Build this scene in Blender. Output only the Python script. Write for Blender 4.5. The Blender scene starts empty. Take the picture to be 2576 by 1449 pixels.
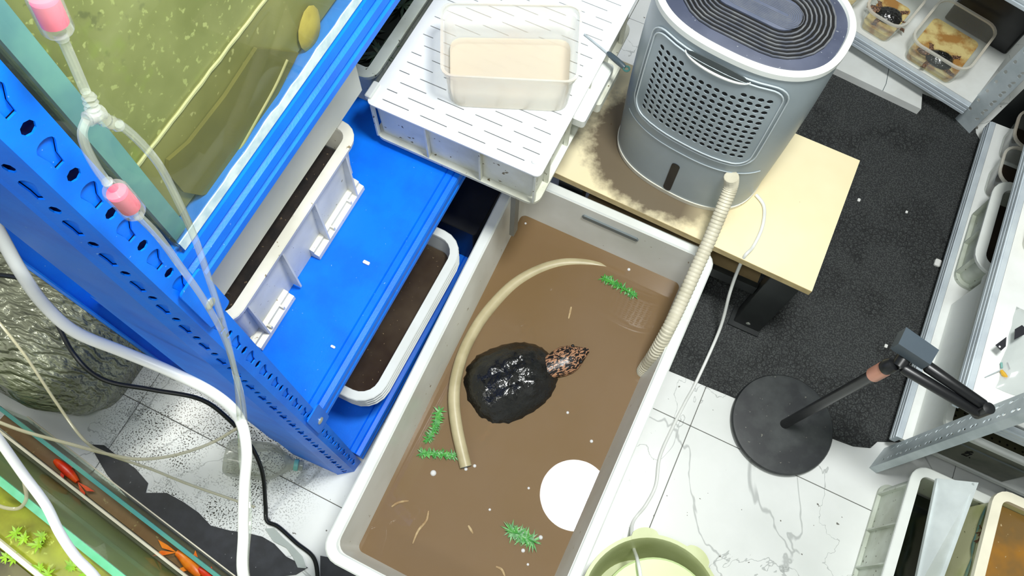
import bpy, bmesh, math, random
from mathutils import Vector, Matrix, noise
random.seed(7)
sc = bpy.context.scene
COL = sc.collection
PI = math.pi

# ------------------------------------------------------------------ camera
FPX = 1992.5
CB = Vector((0.89975397, 0.41259881, -0.14214435))    # world X seen from the camera (right, down, forward)
CA = Vector((0.43578146, -0.83218415, 0.34287616))    # world Y
CC = Vector((-0.02318002, 0.37044805, 0.92856391))    # world -Z
CAMZ = 2.0
cam = bpy.data.cameras.new('camera')
cam_o = bpy.data.objects.new('camera', cam)
COL.objects.link(cam_o)
cam.sensor_fit = 'HORIZONTAL'
cam.sensor_width = 36.0
cam.lens = FPX / 2576.0 * 36.0
cam.clip_start = 0.02
cr = Vector((CB[0], CA[0], -CC[0])); cd = Vector((CB[1], CA[1], -CC[1])); cf = Vector((CB[2], CA[2], -CC[2]))
mw = Matrix.Identity(4)
for i in range(3):
    mw[i][0] = cr[i]; mw[i][1] = -cd[i]; mw[i][2] = -cf[i]
mw[2][3] = CAMZ
cam_o.matrix_world = mw
sc.camera = cam_o

def ray(px, py):
    d = Vector(((px - 1288) / FPX, (py - 724.5) / FPX, 1.0))
    return Vector((d.dot(CB), d.dot(CA), -d.dot(CC)))
def P(px, py, z):
    r = ray(px, py); t = (z - CAMZ) / r.z
    return Vector((0, 0, CAMZ)) + r * t
def PX(px, py, x):
    r = ray(px, py); return Vector((0, 0, CAMZ)) + r * (x / r.x)
def PY(px, py, y):
    r = ray(px, py); return Vector((0, 0, CAMZ)) + r * (y / r.y)

# ------------------------------------------------------------------ world, lights, exposure
w = bpy.data.worlds.new('world'); sc.world = w; w.use_nodes = True
w.node_tree.nodes['Background'].inputs[0].default_value = (0.9, 0.95, 1.0, 1)
w.node_tree.nodes['Background'].inputs[1].default_value = 0.14

def area(name, loc, size, power, color=(1, 1, 1), aim=None, shape='DISK', sy=None):
    l = bpy.data.lights.new(name, 'AREA'); l.shape = shape; l.size = size; l.energy = power; l.color = color
    if sy: l.size_y = sy
    o = bpy.data.objects.new(name, l); o.location = loc
    if aim is not None:
        o.rotation_euler = (Vector(aim) - Vector(loc)).to_track_quat('-Z', 'Y').to_euler()
    COL.objects.link(o)
    return o
area('ceiling_lamp', (0.152, 0.655, 2.5), 0.36, 45, (0.98, 1.0, 0.98))
area('camera_floodlight', (-0.10, -0.07, 2.3), 0.22, 8, (0.95, 0.98, 1.0), aim=(-0.35, 0.3, 0.6))
area('aquarium_light', (-.80, -.48, .98), .7, 2.5, (1.0, 1.0, .92), aim=(-.80, -.22, .3), shape='RECTANGLE', sy=.06)
area('wall_strip_light', (-1.25, .12, .80), .4, 3.2, (1.0, 1.0, .92), aim=(-.72, -.24, .25), shape='RECTANGLE', sy=.06)  # added unseen fill light, brightens the near tank panes
sc.view_settings.view_transform = 'Standard'
sc.view_settings.look = 'None'
sc.view_settings.exposure = 0.0
sc.view_settings.gamma = 1.0
sc.view_settings.use_curve_mapping = False

# ------------------------------------------------------------------ materials
def lin(c):
    c = [x / 255.0 for x in c]
    return tuple(x / 12.92 if x <= 0.04045 else ((x + 0.055) / 1.055) ** 2.4 for x in c) + (1.0,)

def newmat(name):
    m = bpy.data.materials.new(name); m.use_nodes = True
    nt = m.node_tree; nt.nodes.clear()
    out = nt.nodes.new('ShaderNodeOutputMaterial')
    return m, nt, out
def nd(nt, t, **kw):
    n = nt.nodes.new(t)
    for k, v in kw.items():
        if k in n.inputs: n.inputs[k].default_value = v
        else: setattr(n, k, v)
    return n
def coords(nt, world=True):
    if world:
        return nd(nt, 'ShaderNodeNewGeometry').outputs['Position']
    return nd(nt, 'ShaderNodeTexCoord').outputs['Object']
def mixc(nt, fac, a, b):
    n = nt.nodes.new('ShaderNodeMix'); n.data_type = 'RGBA'
    for sock, v in ((n.inputs[0], fac), (n.inputs[6], a), (n.inputs[7], b)):
        if hasattr(v, 'is_linked'): nt.links.new(v, sock)
        else: sock.default_value = v
    return n.outputs[2]
def noise_fac(nt, co, scale, lo, hi, detail=4.0, distort=0.0, rough=.55):
    n = nd(nt, 'ShaderNodeTexNoise'); n.inputs['Scale'].default_value = scale; n.inputs['Detail'].default_value = detail
    n.inputs['Roughness'].default_value = rough; n.inputs['Distortion'].default_value = distort
    nt.links.new(co, n.inputs['Vector'])
    r = nd(nt, 'ShaderNodeMapRange'); r.inputs[1].default_value = lo; r.inputs[2].default_value = hi
    nt.links.new(n.outputs['Fac'], r.inputs[0])
    return r.outputs[0], n.outputs['Fac']

def mat(name, c, rough=.45, metal=0., c2=None, scale=8., lo=.4, hi=.65, detail=4., bump=0., bscale=80., specks=None, spec=.5, coat=0., distort=0., world=True):
    m, nt, out = newmat(name)
    b = nd(nt, 'ShaderNodeBsdfPrincipled'); nt.links.new(b.outputs[0], out.inputs[0])
    b.inputs['Roughness'].default_value = rough; b.inputs['Metallic'].default_value = metal
    b.inputs['Specular IOR Level'].default_value = spec; b.inputs['Coat Weight'].default_value = coat
    co = coords(nt, world)
    if c2 is None: c2 = tuple(x * .93 for x in c)
    f, _ = noise_fac(nt, co, scale, lo, hi, detail, distort)
    col = mixc(nt, f, lin(c), lin(c2))
    if specks:
        sc_, th, cc = specks
        f2, _ = noise_fac(nt, co, sc_, th, th + .03, 2.)
        col = mixc(nt, f2, col, lin(cc))
    nt.links.new(col, b.inputs['Base Color'])
    if bump:
        n = nd(nt, 'ShaderNodeTexNoise'); n.inputs['Scale'].default_value = bscale; nt.links.new(co, n.inputs['Vector'])
        bp = nd(nt, 'ShaderNodeBump'); bp.inputs['Strength'].default_value = bump; bp.inputs['Distance'].default_value = .002
        nt.links.new(n.outputs['Fac'], bp.inputs['Height']); nt.links.new(bp.outputs[0], b.inputs['Normal'])
    return m

def clear(name, c, body=.2, rough=.05, c2=None, scale=10., lo=.4, hi=.7, tint=None, ior=1.45, gloss=.4):
    """thin clear or milky plastic, glass, or a water surface: a share `body` of milk over see-through, with a Fresnel gloss"""
    m, nt, out = newmat(name)
    co = coords(nt)
    tr = nd(nt, 'ShaderNodeBsdfTransparent'); tr.inputs[0].default_value = lin(tint or (250, 252, 250))
    di = nd(nt, 'ShaderNodeBsdfPrincipled'); di.inputs['Roughness'].default_value = .6
    f, _ = noise_fac(nt, co, scale, lo, hi)
    nt.links.new(mixc(nt, f, lin(c), lin(c2 or c)), di.inputs['Base Color'])
    gl = nd(nt, 'ShaderNodeBsdfGlossy'); gl.inputs['Roughness'].default_value = rough
    m1 = nd(nt, 'ShaderNodeMixShader'); m1.inputs[0].default_value = body
    nt.links.new(tr.outputs[0], m1.inputs[1]); nt.links.new(di.outputs[0], m1.inputs[2])
    fr = nd(nt, 'ShaderNodeFresnel'); fr.inputs[0].default_value = ior
    m2 = nd(nt, 'ShaderNodeMixShader')
    ge = nd(nt, 'ShaderNodeNewGeometry'); fm_ = nd(nt, 'ShaderNodeMath', operation='MULTIPLY_ADD'); nt.links.new(ge.outputs['Backfacing'], fm_.inputs[0]); fm_.inputs[1].default_value = -1; nt.links.new(fr.outputs[0], fm_.inputs[2])
    mn = nd(nt, 'ShaderNodeMath', operation='MINIMUM'); nt.links.new(fm_.outputs[0], mn.inputs[0]); mn.inputs[1].default_value = gloss; mx = nd(nt, 'ShaderNodeMath', operation='MAXIMUM'); nt.links.new(mn.outputs[0], mx.inputs[0]); mx.inputs[1].default_value = 0
    nt.links.new(mx.outputs[0], m2.inputs[0]); nt.links.new(m1.outputs[0], m2.inputs[1]); nt.links.new(gl.outputs[0], m2.inputs[2])
    nt.links.new(m2.outputs[0], out.inputs[0])
    return m

M = {}
M['white'] = mat('white_plastic', (236, 240, 236), .35, c2=(222, 226, 220), scale=6)
M['whitelid'] = mat('lid_white', (244, 247, 246), .4, c2=(232, 236, 236), scale=9)
M['cream'] = mat('cream_plastic', (238, 236, 222), .4, c2=(216, 213, 196), scale=7, specks=(90, .70, (150, 135, 105)))
M['dirtywhite'] = mat('dirty_white_plastic', (226, 228, 216), .4, c2=(196, 196, 178), scale=9, specks=(70, .68, (110, 98, 70)))
M['greycrate'] = mat('grey_white_plastic', (205, 212, 200), .45, c2=(172, 178, 162), scale=8, specks=(80, .69, (90, 88, 70)))
M['tub'] = mat('tub_plastic', (226, 228, 222), .3, c2=(206, 207, 198), scale=4, specks=(60, .73, (150, 140, 120)))
M['blue'] = mat('blue_paint', (6, 124, 250), .42, c2=(8, 112, 238), scale=14, specks=(150, .74, (120, 170, 240)), bump=.1, bscale=300, spec=.25)
M['bluein'] = mat('blue_paint_inside', (4, 40, 130), .5, c2=(6, 34, 110), scale=14)  # the post's blue, darkened for the shade inside it
M['darkmetal'] = mat('black_metal', (26, 29, 30), .4, c2=(36, 40, 40), scale=10)
M['black'] = mat('black_plastic', (18, 19, 21), .35, c2=(28, 29, 32), scale=20)
M['blackhole'] = mat('dark_inside', (8, 8, 9), .8)
M['steel'] = mat('galvanised_steel', (196, 206, 210), .4, .12, c2=(176, 188, 192), scale=18)
M['steelpaint'] = mat('pale_steel_paint', (214, 224, 230), .35, .15, c2=(196, 206, 214), scale=12)
M['screw'] = mat('zinc_screw', (200, 205, 195), .3, .6)
M['grey'] = mat('grey_plastic', (158, 170, 176), .35, c2=(148, 160, 166), scale=5)
M['greydark'] = mat('dark_grey_plastic', (112, 122, 124), .45)
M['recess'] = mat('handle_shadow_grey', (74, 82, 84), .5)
M['slate'] = mat('slate_plastic', (66, 72, 92), .5, c2=(80, 86, 106), scale=14, specks=(160, .70, (140, 144, 152)))
M['rosegold'] = mat('rose_gold', (222, 158, 136), .35, .35)
M['hose_white'] = mat('white_hose', (240, 242, 238), .35)
M['cable_black'] = mat('black_cable', (22, 24, 26), .3)
M['drain'] = mat('drain_hose', (214, 208, 186), .5, c2=(196, 190, 166), scale=20)
M['fillhose'] = mat('beige_hose', (196, 184, 146), .4, c2=(176, 164, 126), scale=14)
M['soil'] = mat('dark_soil', (42, 33, 26), .8, c2=(22, 17, 13), scale=40, specks=(120, .68, (110, 92, 70)), bump=.8, bscale=120)
M['pink'] = mat('pink_plastic', (236, 70, 110), .4, c2=(225, 52, 96), scale=40)
M['teal'] = mat('teal_silicone', (96, 146, 160), .4, c2=(116, 168, 170), scale=18)
M['silicone'] = mat('white_silicone', (206, 222, 222), .35, c2=(170, 196, 206), scale=50)
M['greenglass'] = mat('green_glass_edge', (104, 190, 142), .15, c2=(120, 200, 160), scale=20)
M['tealglass'] = mat('teal_glass_edge', (92, 168, 166), .15, c2=(104, 176, 160), scale=20)
M['creamedge'] = mat('cream_edge', (246, 240, 216), .35)
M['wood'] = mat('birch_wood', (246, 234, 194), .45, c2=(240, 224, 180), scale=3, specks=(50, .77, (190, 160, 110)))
def wood_darkening():  # blends dark brown into the wood round the dehumidifier base
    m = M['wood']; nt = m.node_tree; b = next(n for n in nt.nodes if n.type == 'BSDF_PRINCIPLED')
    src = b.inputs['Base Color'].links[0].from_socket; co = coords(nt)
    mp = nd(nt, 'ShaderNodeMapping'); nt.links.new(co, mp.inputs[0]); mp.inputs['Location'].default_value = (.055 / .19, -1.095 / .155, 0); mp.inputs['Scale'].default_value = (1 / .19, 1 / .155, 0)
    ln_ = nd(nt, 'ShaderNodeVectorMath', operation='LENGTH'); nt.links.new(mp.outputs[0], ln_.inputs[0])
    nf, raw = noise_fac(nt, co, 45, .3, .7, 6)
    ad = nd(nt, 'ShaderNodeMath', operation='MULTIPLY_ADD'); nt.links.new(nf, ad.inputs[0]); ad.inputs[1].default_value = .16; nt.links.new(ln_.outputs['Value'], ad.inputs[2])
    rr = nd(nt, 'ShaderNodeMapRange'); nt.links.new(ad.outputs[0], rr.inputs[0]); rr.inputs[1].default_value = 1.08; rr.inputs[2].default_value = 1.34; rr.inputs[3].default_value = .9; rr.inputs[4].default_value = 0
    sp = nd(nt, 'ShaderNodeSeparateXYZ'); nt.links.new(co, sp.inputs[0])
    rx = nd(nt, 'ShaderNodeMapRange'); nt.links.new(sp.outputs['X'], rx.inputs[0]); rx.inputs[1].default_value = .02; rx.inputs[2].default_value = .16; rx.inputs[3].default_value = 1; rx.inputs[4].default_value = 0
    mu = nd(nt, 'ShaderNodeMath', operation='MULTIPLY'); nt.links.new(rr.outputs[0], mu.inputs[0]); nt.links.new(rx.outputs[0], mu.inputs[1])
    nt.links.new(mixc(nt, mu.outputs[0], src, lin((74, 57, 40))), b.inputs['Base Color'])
wood_darkening()
M['woodedge'] = mat('board_edge', (198, 178, 128), .6, c2=(178, 156, 110), scale=30)
M['woodlow'] = mat('shelf_wood', (150, 130, 92), .6, c2=(130, 110, 76), scale=12)
M['foam'] = mat('foam_board', (240, 243, 240), .6, c2=(230, 232, 228), scale=10)
M['boardpale'] = mat('pale_board', (222, 224, 214), .5, c2=(206, 210, 200), scale=5)
M['basin'] = mat('pale_green_plastic', (206, 214, 164), .4, c2=(190, 198, 142), scale=9)
M['basinlid'] = mat('pale_lime_plastic', (216, 236, 172), .35, c2=(208, 230, 160), scale=5)
M['carapace'] = mat('carapace', (26, 26, 25), .2, c2=(16, 16, 16), scale=60, bump=1.0, bscale=150, coat=.4)
M['leaf'] = mat('water_weed', (44, 134, 44), .4, c2=(80, 168, 60), scale=80)
M['leafdark'] = mat('dark_weed', (24, 44, 24), .5, c2=(36, 60, 34), scale=40)
M['leaflime'] = mat('lime_leaf', (146, 190, 40), .4, c2=(110, 160, 30), scale=40)
M['red'] = mat('red_fish', (214, 44, 16), .35, c2=(232, 84, 20), scale=40)
M['orange'] = mat('orange_fish', (240, 140, 30), .35, c2=(226, 96, 18), scale=30)
M['tubing2'] = clear('dull_tubing', (196, 190, 158), .55, .1)
M['bubble'] = clear('bubble_film', (250, 250, 250), .7, .02)
M['chip'] = mat('white_chip', (244, 244, 240), .5)
M['pale'] = mat('pale_strand', (196, 172, 130), .5, c2=(160, 130, 92), scale=60)
M['ink'] = mat('ink', (24, 24, 22), .6)
M['brownink'] = mat('brown_ink', (104, 66, 44), .7)
M['blueink'] = mat('blue_stain', (96, 140, 140), .6, c2=(130, 150, 120), scale=60)
M['mat'] = mat('black_mat', (34, 36, 40), .5, c2=(46, 48, 54), scale=30, specks=(120, .75, (150, 150, 150)))
M['orangewater'] = mat('orange_water', (166, 112, 22), .12, c2=(120, 92, 46), scale=7, lo=.42, hi=.62, specks=(90, .70, (190, 170, 130)))
M['yellowtub'] = mat('yellowed_plastic', (226, 226, 182), .4, c2=(196, 200, 140), scale=10, specks=(70, .70, (140, 140, 90)))
M['darkpond'] = mat('dark_pond_water', (8, 13, 10), .08, c2=(13, 20, 13), scale=12)
M['darkwater'] = mat('dark_crate_water', (58, 46, 34), .08, c2=(84, 72, 56), scale=6, specks=(140, .70, (150, 130, 100)))
M['clear'] = clear('clear_plastic', (236, 238, 230), .18, .08)
M['milky'] = clear('milky_plastic', (246, 243, 232), .46, .25, c2=(250, 234, 214), scale=9)
M['tubing'] = clear('clear_tubing', (214, 222, 208), .26, .05)
M['boxwater'] = clear('amber_water', (206, 160, 88), .6, .02, c2=(228, 200, 130), scale=16)
M['glass'] = clear('tank_glass', (170, 196, 160), .04, .02, tint=(248, 252, 248), ior=1.25, gloss=.10)
M['tankwater'] = mat('green_water', (128, 132, 62), .35, c2=(92, 92, 42), scale=9, lo=.35, hi=.68, detail=8, specks=(80, .66, (176, 178, 108)))
M['palefilm'] = clear('grey_film', (200, 208, 204), .6, .2)
M['bottle'] = clear('cloudy_bottle', (186, 188, 172), .4, .15)
M['label'] = mat('black_label', (46, 46, 52), .4)
M['yellow'] = mat('yellow_plastic', (226, 178, 52), .4)
M['papertan'] = mat('tan_paper', (226, 206, 140), .6, c2=(176, 128, 66), scale=22, lo=.42, hi=.6)

def marble():
    m, nt, out = newmat('marble_tile')
    b = nd(nt, 'ShaderNodeBsdfPrincipled'); nt.links.new(b.outputs[0], out.inputs[0]); b.inputs['Roughness'].default_value = .22
    co = coords(nt)
    f, _ = noise_fac(nt, co, 3.5, .4, .7, 6)
    col = mixc(nt, f, lin((240, 242, 240)), lin((226, 229, 226)))
    for s, off, wd in ((1.7, 3.1, .007), (3.0, 8.7, .003)):
        mp = nd(nt, 'ShaderNodeMapping'); mp.inputs['Location'].default_value = (off, off * .7, 0); nt.links.new(co, mp.inputs[0])
        n = nd(nt, 'ShaderNodeTexNoise'); n.inputs['Scale'].default_value = s; n.inputs['Detail'].default_value = 5; n.inputs['Distortion'].default_value = 1.1
        nt.links.new(mp.outputs[0], n.inputs['Vector'])
        s1 = nd(nt, 'ShaderNodeMath', operation='SUBTRACT'); nt.links.new(n.outputs['Fac'], s1.inputs[0]); s1.inputs[1].default_value = .5
        a1 = nd(nt, 'ShaderNodeMath', operation='ABSOLUTE'); nt.links.new(s1.outputs[0], a1.inputs[0])
        r = nd(nt, 'ShaderNodeMapRange'); nt.links.new(a1.outputs[0], r.inputs[0]); r.inputs[1].default_value = .002; r.inputs[2].default_value = wd
        r.inputs[3].default_value = .55; r.inputs[4].default_value = 0
        col = mixc(nt, r.outputs[0], col, lin((150, 154, 152)))
    # loose grit spilt on the tiles under the rack: a stain with its own outline
    sp, _ = noise_fac(nt, co, 250, .56, .60, 1)
    big, _ = noise_fac(nt, co, 7, .38, .5, 3)
    vd = nd(nt, 'ShaderNodeVectorMath', operation='DISTANCE'); nt.links.new(co, vd.inputs[0]); vd.inputs[1].default_value = (-.80, .04, 0)
    rr = nd(nt, 'ShaderNodeMapRange'); nt.links.new(vd.outputs['Value'], rr.inputs[0]); rr.inputs[1].default_value = .18; rr.inputs[2].default_value = .33; rr.inputs[3].default_value = 1; rr.inputs[4].default_value = 0
    m1 = nd(nt, 'ShaderNodeMath', operation='MULTIPLY'); nt.links.new(sp, m1.inputs[0]); nt.links.new(rr.outputs[0], m1.inputs[1])
    m2 = nd(nt, 'ShaderNodeMath', operation='MULTIPLY'); nt.links.new(m1.outputs[0], m2.inputs[0]); nt.links.new(big, m2.inputs[1])
    col = mixc(nt, m2.outputs[0], col, lin((52, 48, 38)))
    sp2, _ = noise_fac(nt, co, 55, .72, .74, 2)
    col = mixc(nt, sp2, col, lin((120, 118, 112)))
    nt.links.new(col, b.inputs['Base Color'])
    return m
M['marble'] = marble()

def rugmat():
    m, nt, out = newmat('rug_pile')
    b = nd(nt, 'ShaderNodeBsdfPrincipled'); nt.links.new(b.outputs[0], out.inputs[0]); b.inputs['Roughness'].default_value = .8
    co = coords(nt)
    f, raw = noise_fac(nt, co, 260, .45, .62, 2)
    col = mixc(nt, f, lin((40, 42, 43)), lin((74, 77, 76)))
    nz = nd(nt, 'ShaderNodeTexNoise'); nz.inputs['Scale'].default_value = 14; nt.links.new(co, nz.inputs['Vector'])
    vm = nd(nt, 'ShaderNodeVectorMath', operation='MULTIPLY_ADD'); nt.links.new(nz.outputs['Color'], vm.inputs[0]); vm.inputs[1].default_value = (.02, .02, .02); nt.links.new(co, vm.inputs[2])
    v = nd(nt, 'ShaderNodeTexVoronoi'); v.feature = 'DISTANCE_TO_EDGE'; v.inputs['Scale'].default_value = 78; nt.links.new(vm.outputs[0], v.inputs['Vector'])
    r = nd(nt, 'ShaderNodeMapRange'); nt.links.new(v.outputs['Distance'], r.inputs[0]); r.inputs[1].default_value = .03; r.inputs[2].default_value = .14; r.inputs[3].default_value = .75; r.inputs[4].default_value = 0
    fl, _ = noise_fac(nt, co, 5.5, .5, .58, 2)
    mu = nd(nt, 'ShaderNodeMath', operation='MULTIPLY'); nt.links.new(r.outputs[0], mu.inputs[0]); nt.links.new(fl, mu.inputs[1])
    col = mixc(nt, mu.outputs[0], col, lin((16, 17, 18)))
    nt.links.new(col, b.inputs['Base Color'])
    bp = nd(nt, 'ShaderNodeBump'); bp.inputs['Strength'].default_value = .7; bp.inputs['Distance'].default_value = .003
    nt.links.new(raw, bp.inputs['Height']); nt.links.new(bp.outputs[0], b.inputs['Normal'])
    return m
M['rug'] = rugmat()

def skinmat():
    m, nt, out = newmat('turtle_skin')
    b = nd(nt, 'ShaderNodeBsdfPrincipled'); nt.links.new(b.outputs[0], out.inputs[0]); b.inputs['Roughness'].default_value = .3
    co = coords(nt, False)
    mp = nd(nt, 'ShaderNodeMapping'); mp.inputs['Scale'].default_value = (.45, 1, 1); nt.links.new(co, mp.inputs[0])
    n = nd(nt, 'ShaderNodeTexNoise'); n.inputs['Scale'].default_value = 260; n.inputs['Detail'].default_value = 1; n.inputs['Distortion'].default_value = .8; nt.links.new(mp.outputs[0], n.inputs['Vector'])
    r = nd(nt, 'ShaderNodeMapRange'); nt.links.new(n.outputs['Fac'], r.inputs[0]); r.inputs[1].default_value = .49; r.inputs[2].default_value = .55
    col = mixc(nt, r.outputs[0], lin((26, 23, 24)), lin((176, 130, 98)))
    nt.links.new(col, b.inputs['Base Color'])
    bp = nd(nt, 'ShaderNodeBump'); bp.inputs['Strength'].default_value = .5; bp.inputs['Distance'].default_value = .002
    nt.links.new(n.outputs['Fac'], bp.inputs['Height']); nt.links.new(bp.outputs[0], b.inputs['Normal'])
    return m
M['skin'] = skinmat()

def sackmat():
    m, nt, out = newmat('crinkled_foil')
    b = nd(nt, 'ShaderNodeBsdfPrincipled'); nt.links.new(b.outputs[0], out.inputs[0])
    b.inputs['Roughness'].default_value = .2; b.inputs['Metallic'].default_value = .2
    co = coords(nt)
    f, _ = noise_fac(nt, co, 6, .4, .65, 5)
    nt.links.new(mixc(nt, f, lin((150, 154, 132)), lin((92, 94, 80))), b.inputs['Base Color'])
    mp = nd(nt, 'ShaderNodeMapping'); mp.inputs['Rotation'].default_value = (0, 0, .6); mp.inputs['Scale'].default_value = (1, 3.2, 2); nt.links.new(co, mp.inputs[0])
    wv = nd(nt, 'ShaderNodeTexWave'); wv.inputs['Scale'].default_value = 7; wv.inputs['Distortion'].default_value = 9; wv.inputs['Detail'].default_value = 3; wv.inputs['Detail Scale'].default_value = 1.6
    nt.links.new(mp.outputs[0], wv.inputs['Vector'])
    bp = nd(nt, 'ShaderNodeBump'); bp.inputs['Strength'].default_value = .9; bp.inputs['Distance'].default_value = .008
    nt.links.new(wv.outputs['Fac'], bp.inputs['Height']); nt.links.new(bp.outputs[0], b.inputs['Normal'])
    return m
M['sack'] = sackmat()

def murk(name, a, b_, body):
    m = clear(name, a, body, .012, c2=b_, scale=4, lo=.35, hi=.7, tint=(205, 180, 140), ior=1.33)
    return m
M['murk'] = murk('murky_water_surface', (142, 114, 78), (138, 108, 64), .68)
M['murkdeep'] = mat('murky_water_deep', (142, 112, 72), .9, c2=(134, 108, 76), scale=4)

# ------------------------------------------------------------------ mesh helpers
class MB:
    def __init__(s): s.v = []; s.f = []
    def add(s, vs, fs):
        o = len(s.v); s.v += [Vector(p) for p in vs]; s.f += [tuple(i + o for i in f) for f in fs]; return s
    def box(s, x0, x1, y0, y1, z0, z1):
        v = [(x, y, z) for z in (z0, z1) for y in (y0, y1) for x in (x0, x1)]
        return s.add(v, [(0, 2, 3, 1), (4, 5, 7, 6), (0, 1, 5, 4), (2, 6, 7, 3), (0, 4, 6, 2), (1, 3, 7, 5)])
    def hexa(s, bot, top):
        return s.add(list(bot) + list(top), [(3, 2, 1, 0), (4, 5, 6, 7), (0, 1, 5, 4), (1, 2, 6, 5), (2, 3, 7, 6), (3, 0, 4, 7)])
    def loft(s, loops, cap0=True, cap1=True, closed=False):
        n = len(loops[0]); vs = [p for l in loops for p in l]; fs = []
        m = len(loops)
        for k in range(m if closed else m - 1):
            a = k * n; b = ((k + 1) % m) * n
            for i in range(n):
                j = (i + 1) % n; fs.append((a + i, a + j, b + j, b + i))
        if not closed:
            if cap0: fs.append(tuple(reversed(range(n))))
            if cap1: fs.append(tuple((m - 1) * n + i for i in range(n)))
        return s.add(vs, fs)
    def prism(s, poly, z0, z1):
        return s.loft([[Vector((p[0], p[1], z0)) for p in poly], [Vector((p[0], p[1], z1)) for p in poly]])
    def tube(s, pts, r, n=10, caps=True):
        pts = [Vector(p) for p in pts]; m = len(pts); rs = r if isinstance(r, (list, tuple)) else [r] * m
        up = None; loops = []
        for i, p in enumerate(pts):
            t = (pts[min(i + 1, m - 1)] - pts[max(i - 1, 0)]).normalized()
            if up is None: up = t.orthogonal().normalized()
            up = (up - t * up.dot(t))
            up = up.normalized() if up.length > 1e-6 else t.orthogonal().normalized()
            bi = t.cross(up)
            loops.append([p + (up * math.cos(a) + bi * math.sin(a)) * rs[i] for a in [2 * PI * k / n for k in range(n)]])
        return s.loft(loops, caps, caps)
    def disc(s, c, r, n=24):
        c = Vector(c)
        return s.add([c + Vector((math.cos(2 * PI * k / n) * r, math.sin(2 * PI * k / n) * r, 0)) for k in range(n)], [tuple(range(n))])
    def lathe(s, prof, origin=(0, 0, 0), axis=(0, 0, 1), n=32):
        ax = Vector(axis).normalized(); u = ax.orthogonal().normalized(); b = ax.cross(u); o = Vector(origin)
        loops = [[o + ax * h + (u * math.cos(a) + b * math.sin(a)) * r for a in [2 * PI * k / n for k in range(n)]] for r, h in prof]
        return s.loft(loops)
    def xform(s, fn):
        s.v = [Vector(fn(p)) for p in s.v]; return s

def rrect(x0, x1, y0, y1, r, n=5):
    r = min(r, (x1 - x0) / 2 - 1e-5, (y1 - y0) / 2 - 1e-5)
    out = []
    for cx, cy, a0 in ((x1 - r, y1 - r, 0), (x0 + r, y1 - r, PI / 2), (x0 + r, y0 + r, PI), (x1 - r, y0 + r, 1.5 * PI)):
        for k in range(n + 1):
            a = a0 + PI / 2 * k / n; out.append((cx + r * math.cos(a), cy + r * math.sin(a)))
    return out
def ring(x0, x1, y0, y1, r, z, d=0., n=5):
    """rounded rectangle grown outwards by d at height z"""
    return [Vector((p[0], p[1], z)) for p in rrect(x0 - d, x1 + d, y0 - d, y1 + d, max(r + d, .002), n)]
def rbox(x0, x1, y0, y1, z0, z1, r=.006, c=.002):
    b = MB()
    b.loft([ring(x0, x1, y0, y1, r, z0, -c), ring(x0, x1, y0, y1, r, z0 + c), ring(x0, x1, y0, y1, r, z1 - c), ring(x0, x1, y0, y1, r, z1, -c)])
    return b
def smooth(pts, k=6):
    pts = [Vector(p) for p in pts]; out = []
    for i in range(len(pts) - 1):
        p0 = pts[max(i - 1, 0)]; p1 = pts[i]; p2 = pts[i + 1]; p3 = pts[min(i + 2, len(pts) - 1)]
        for j in range(k):
            t = j / k
            out.append(.5 * ((2 * p1) + (p2 - p0) * t + (2 * p0 - 5 * p1 + 4 * p2 - p3) * t * t + (3 * p1 - p0 - 3 * p2 + p3) * t ** 3))
    out.append(pts[-1]); return out

def plate(mb, outer, holes, fn, t=.0015):
    """a sheet with real holes: outer and holes are lists of (u, v); fn(u, v, depth) gives the point"""
    bm = bmesh.new(); loops = []
    for lp in [outer] + holes:
        vs = [bm.verts.new((p[0], p[1], 0)) for p in lp]
        es = [bm.edges.new((vs[i], vs[(i + 1) % len(vs)])) for i in range(len(vs))]
        loops.append((vs, es))
    bmesh.ops.triangle_fill(bm, use_beauty=True, use_dissolve=False, edges=[e for _, es in loops for e in es])
    bm.verts.index_update()
    base = [v.co.copy() for v in bm.verts]
    tris = []
    for f in bm.faces:
        ids = [v.index for v in f.verts]
        a, b, c = (base[i] for i in ids[:3])
        if (b - a).cross(c - a).z < 0: ids.reverse()
        tris.append(tuple(ids))
    n = len(base)
    vs = [fn(p.x, p.y, 0) for p in base] + [fn(p.x, p.y, -t) for p in base]
    fs = list(tris) + [tuple(i + n for i in reversed(f)) for f in tris]
    for k, (lv, _) in enumerate(loops):
        ids = [v.index for v in lv]
        for i in range(len(ids)):
            a = ids[i]; b = ids[(i + 1) % len(ids)]
            fs.append((a, b, b + n, a + n))
    bm.free()
    return mb.add(vs, fs)
def oval(cx, cy, rx, ry, n=12, rot=0.):
    return [(cx + rx * math.cos(a) * math.cos(rot) - ry * math.sin(a) * math.sin(rot), cy + rx * math.cos(a) * math.sin(rot) + ry * math.sin(a) * math.cos(rot)) for a in [2 * PI * k / n for k in range(n)]]

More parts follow.
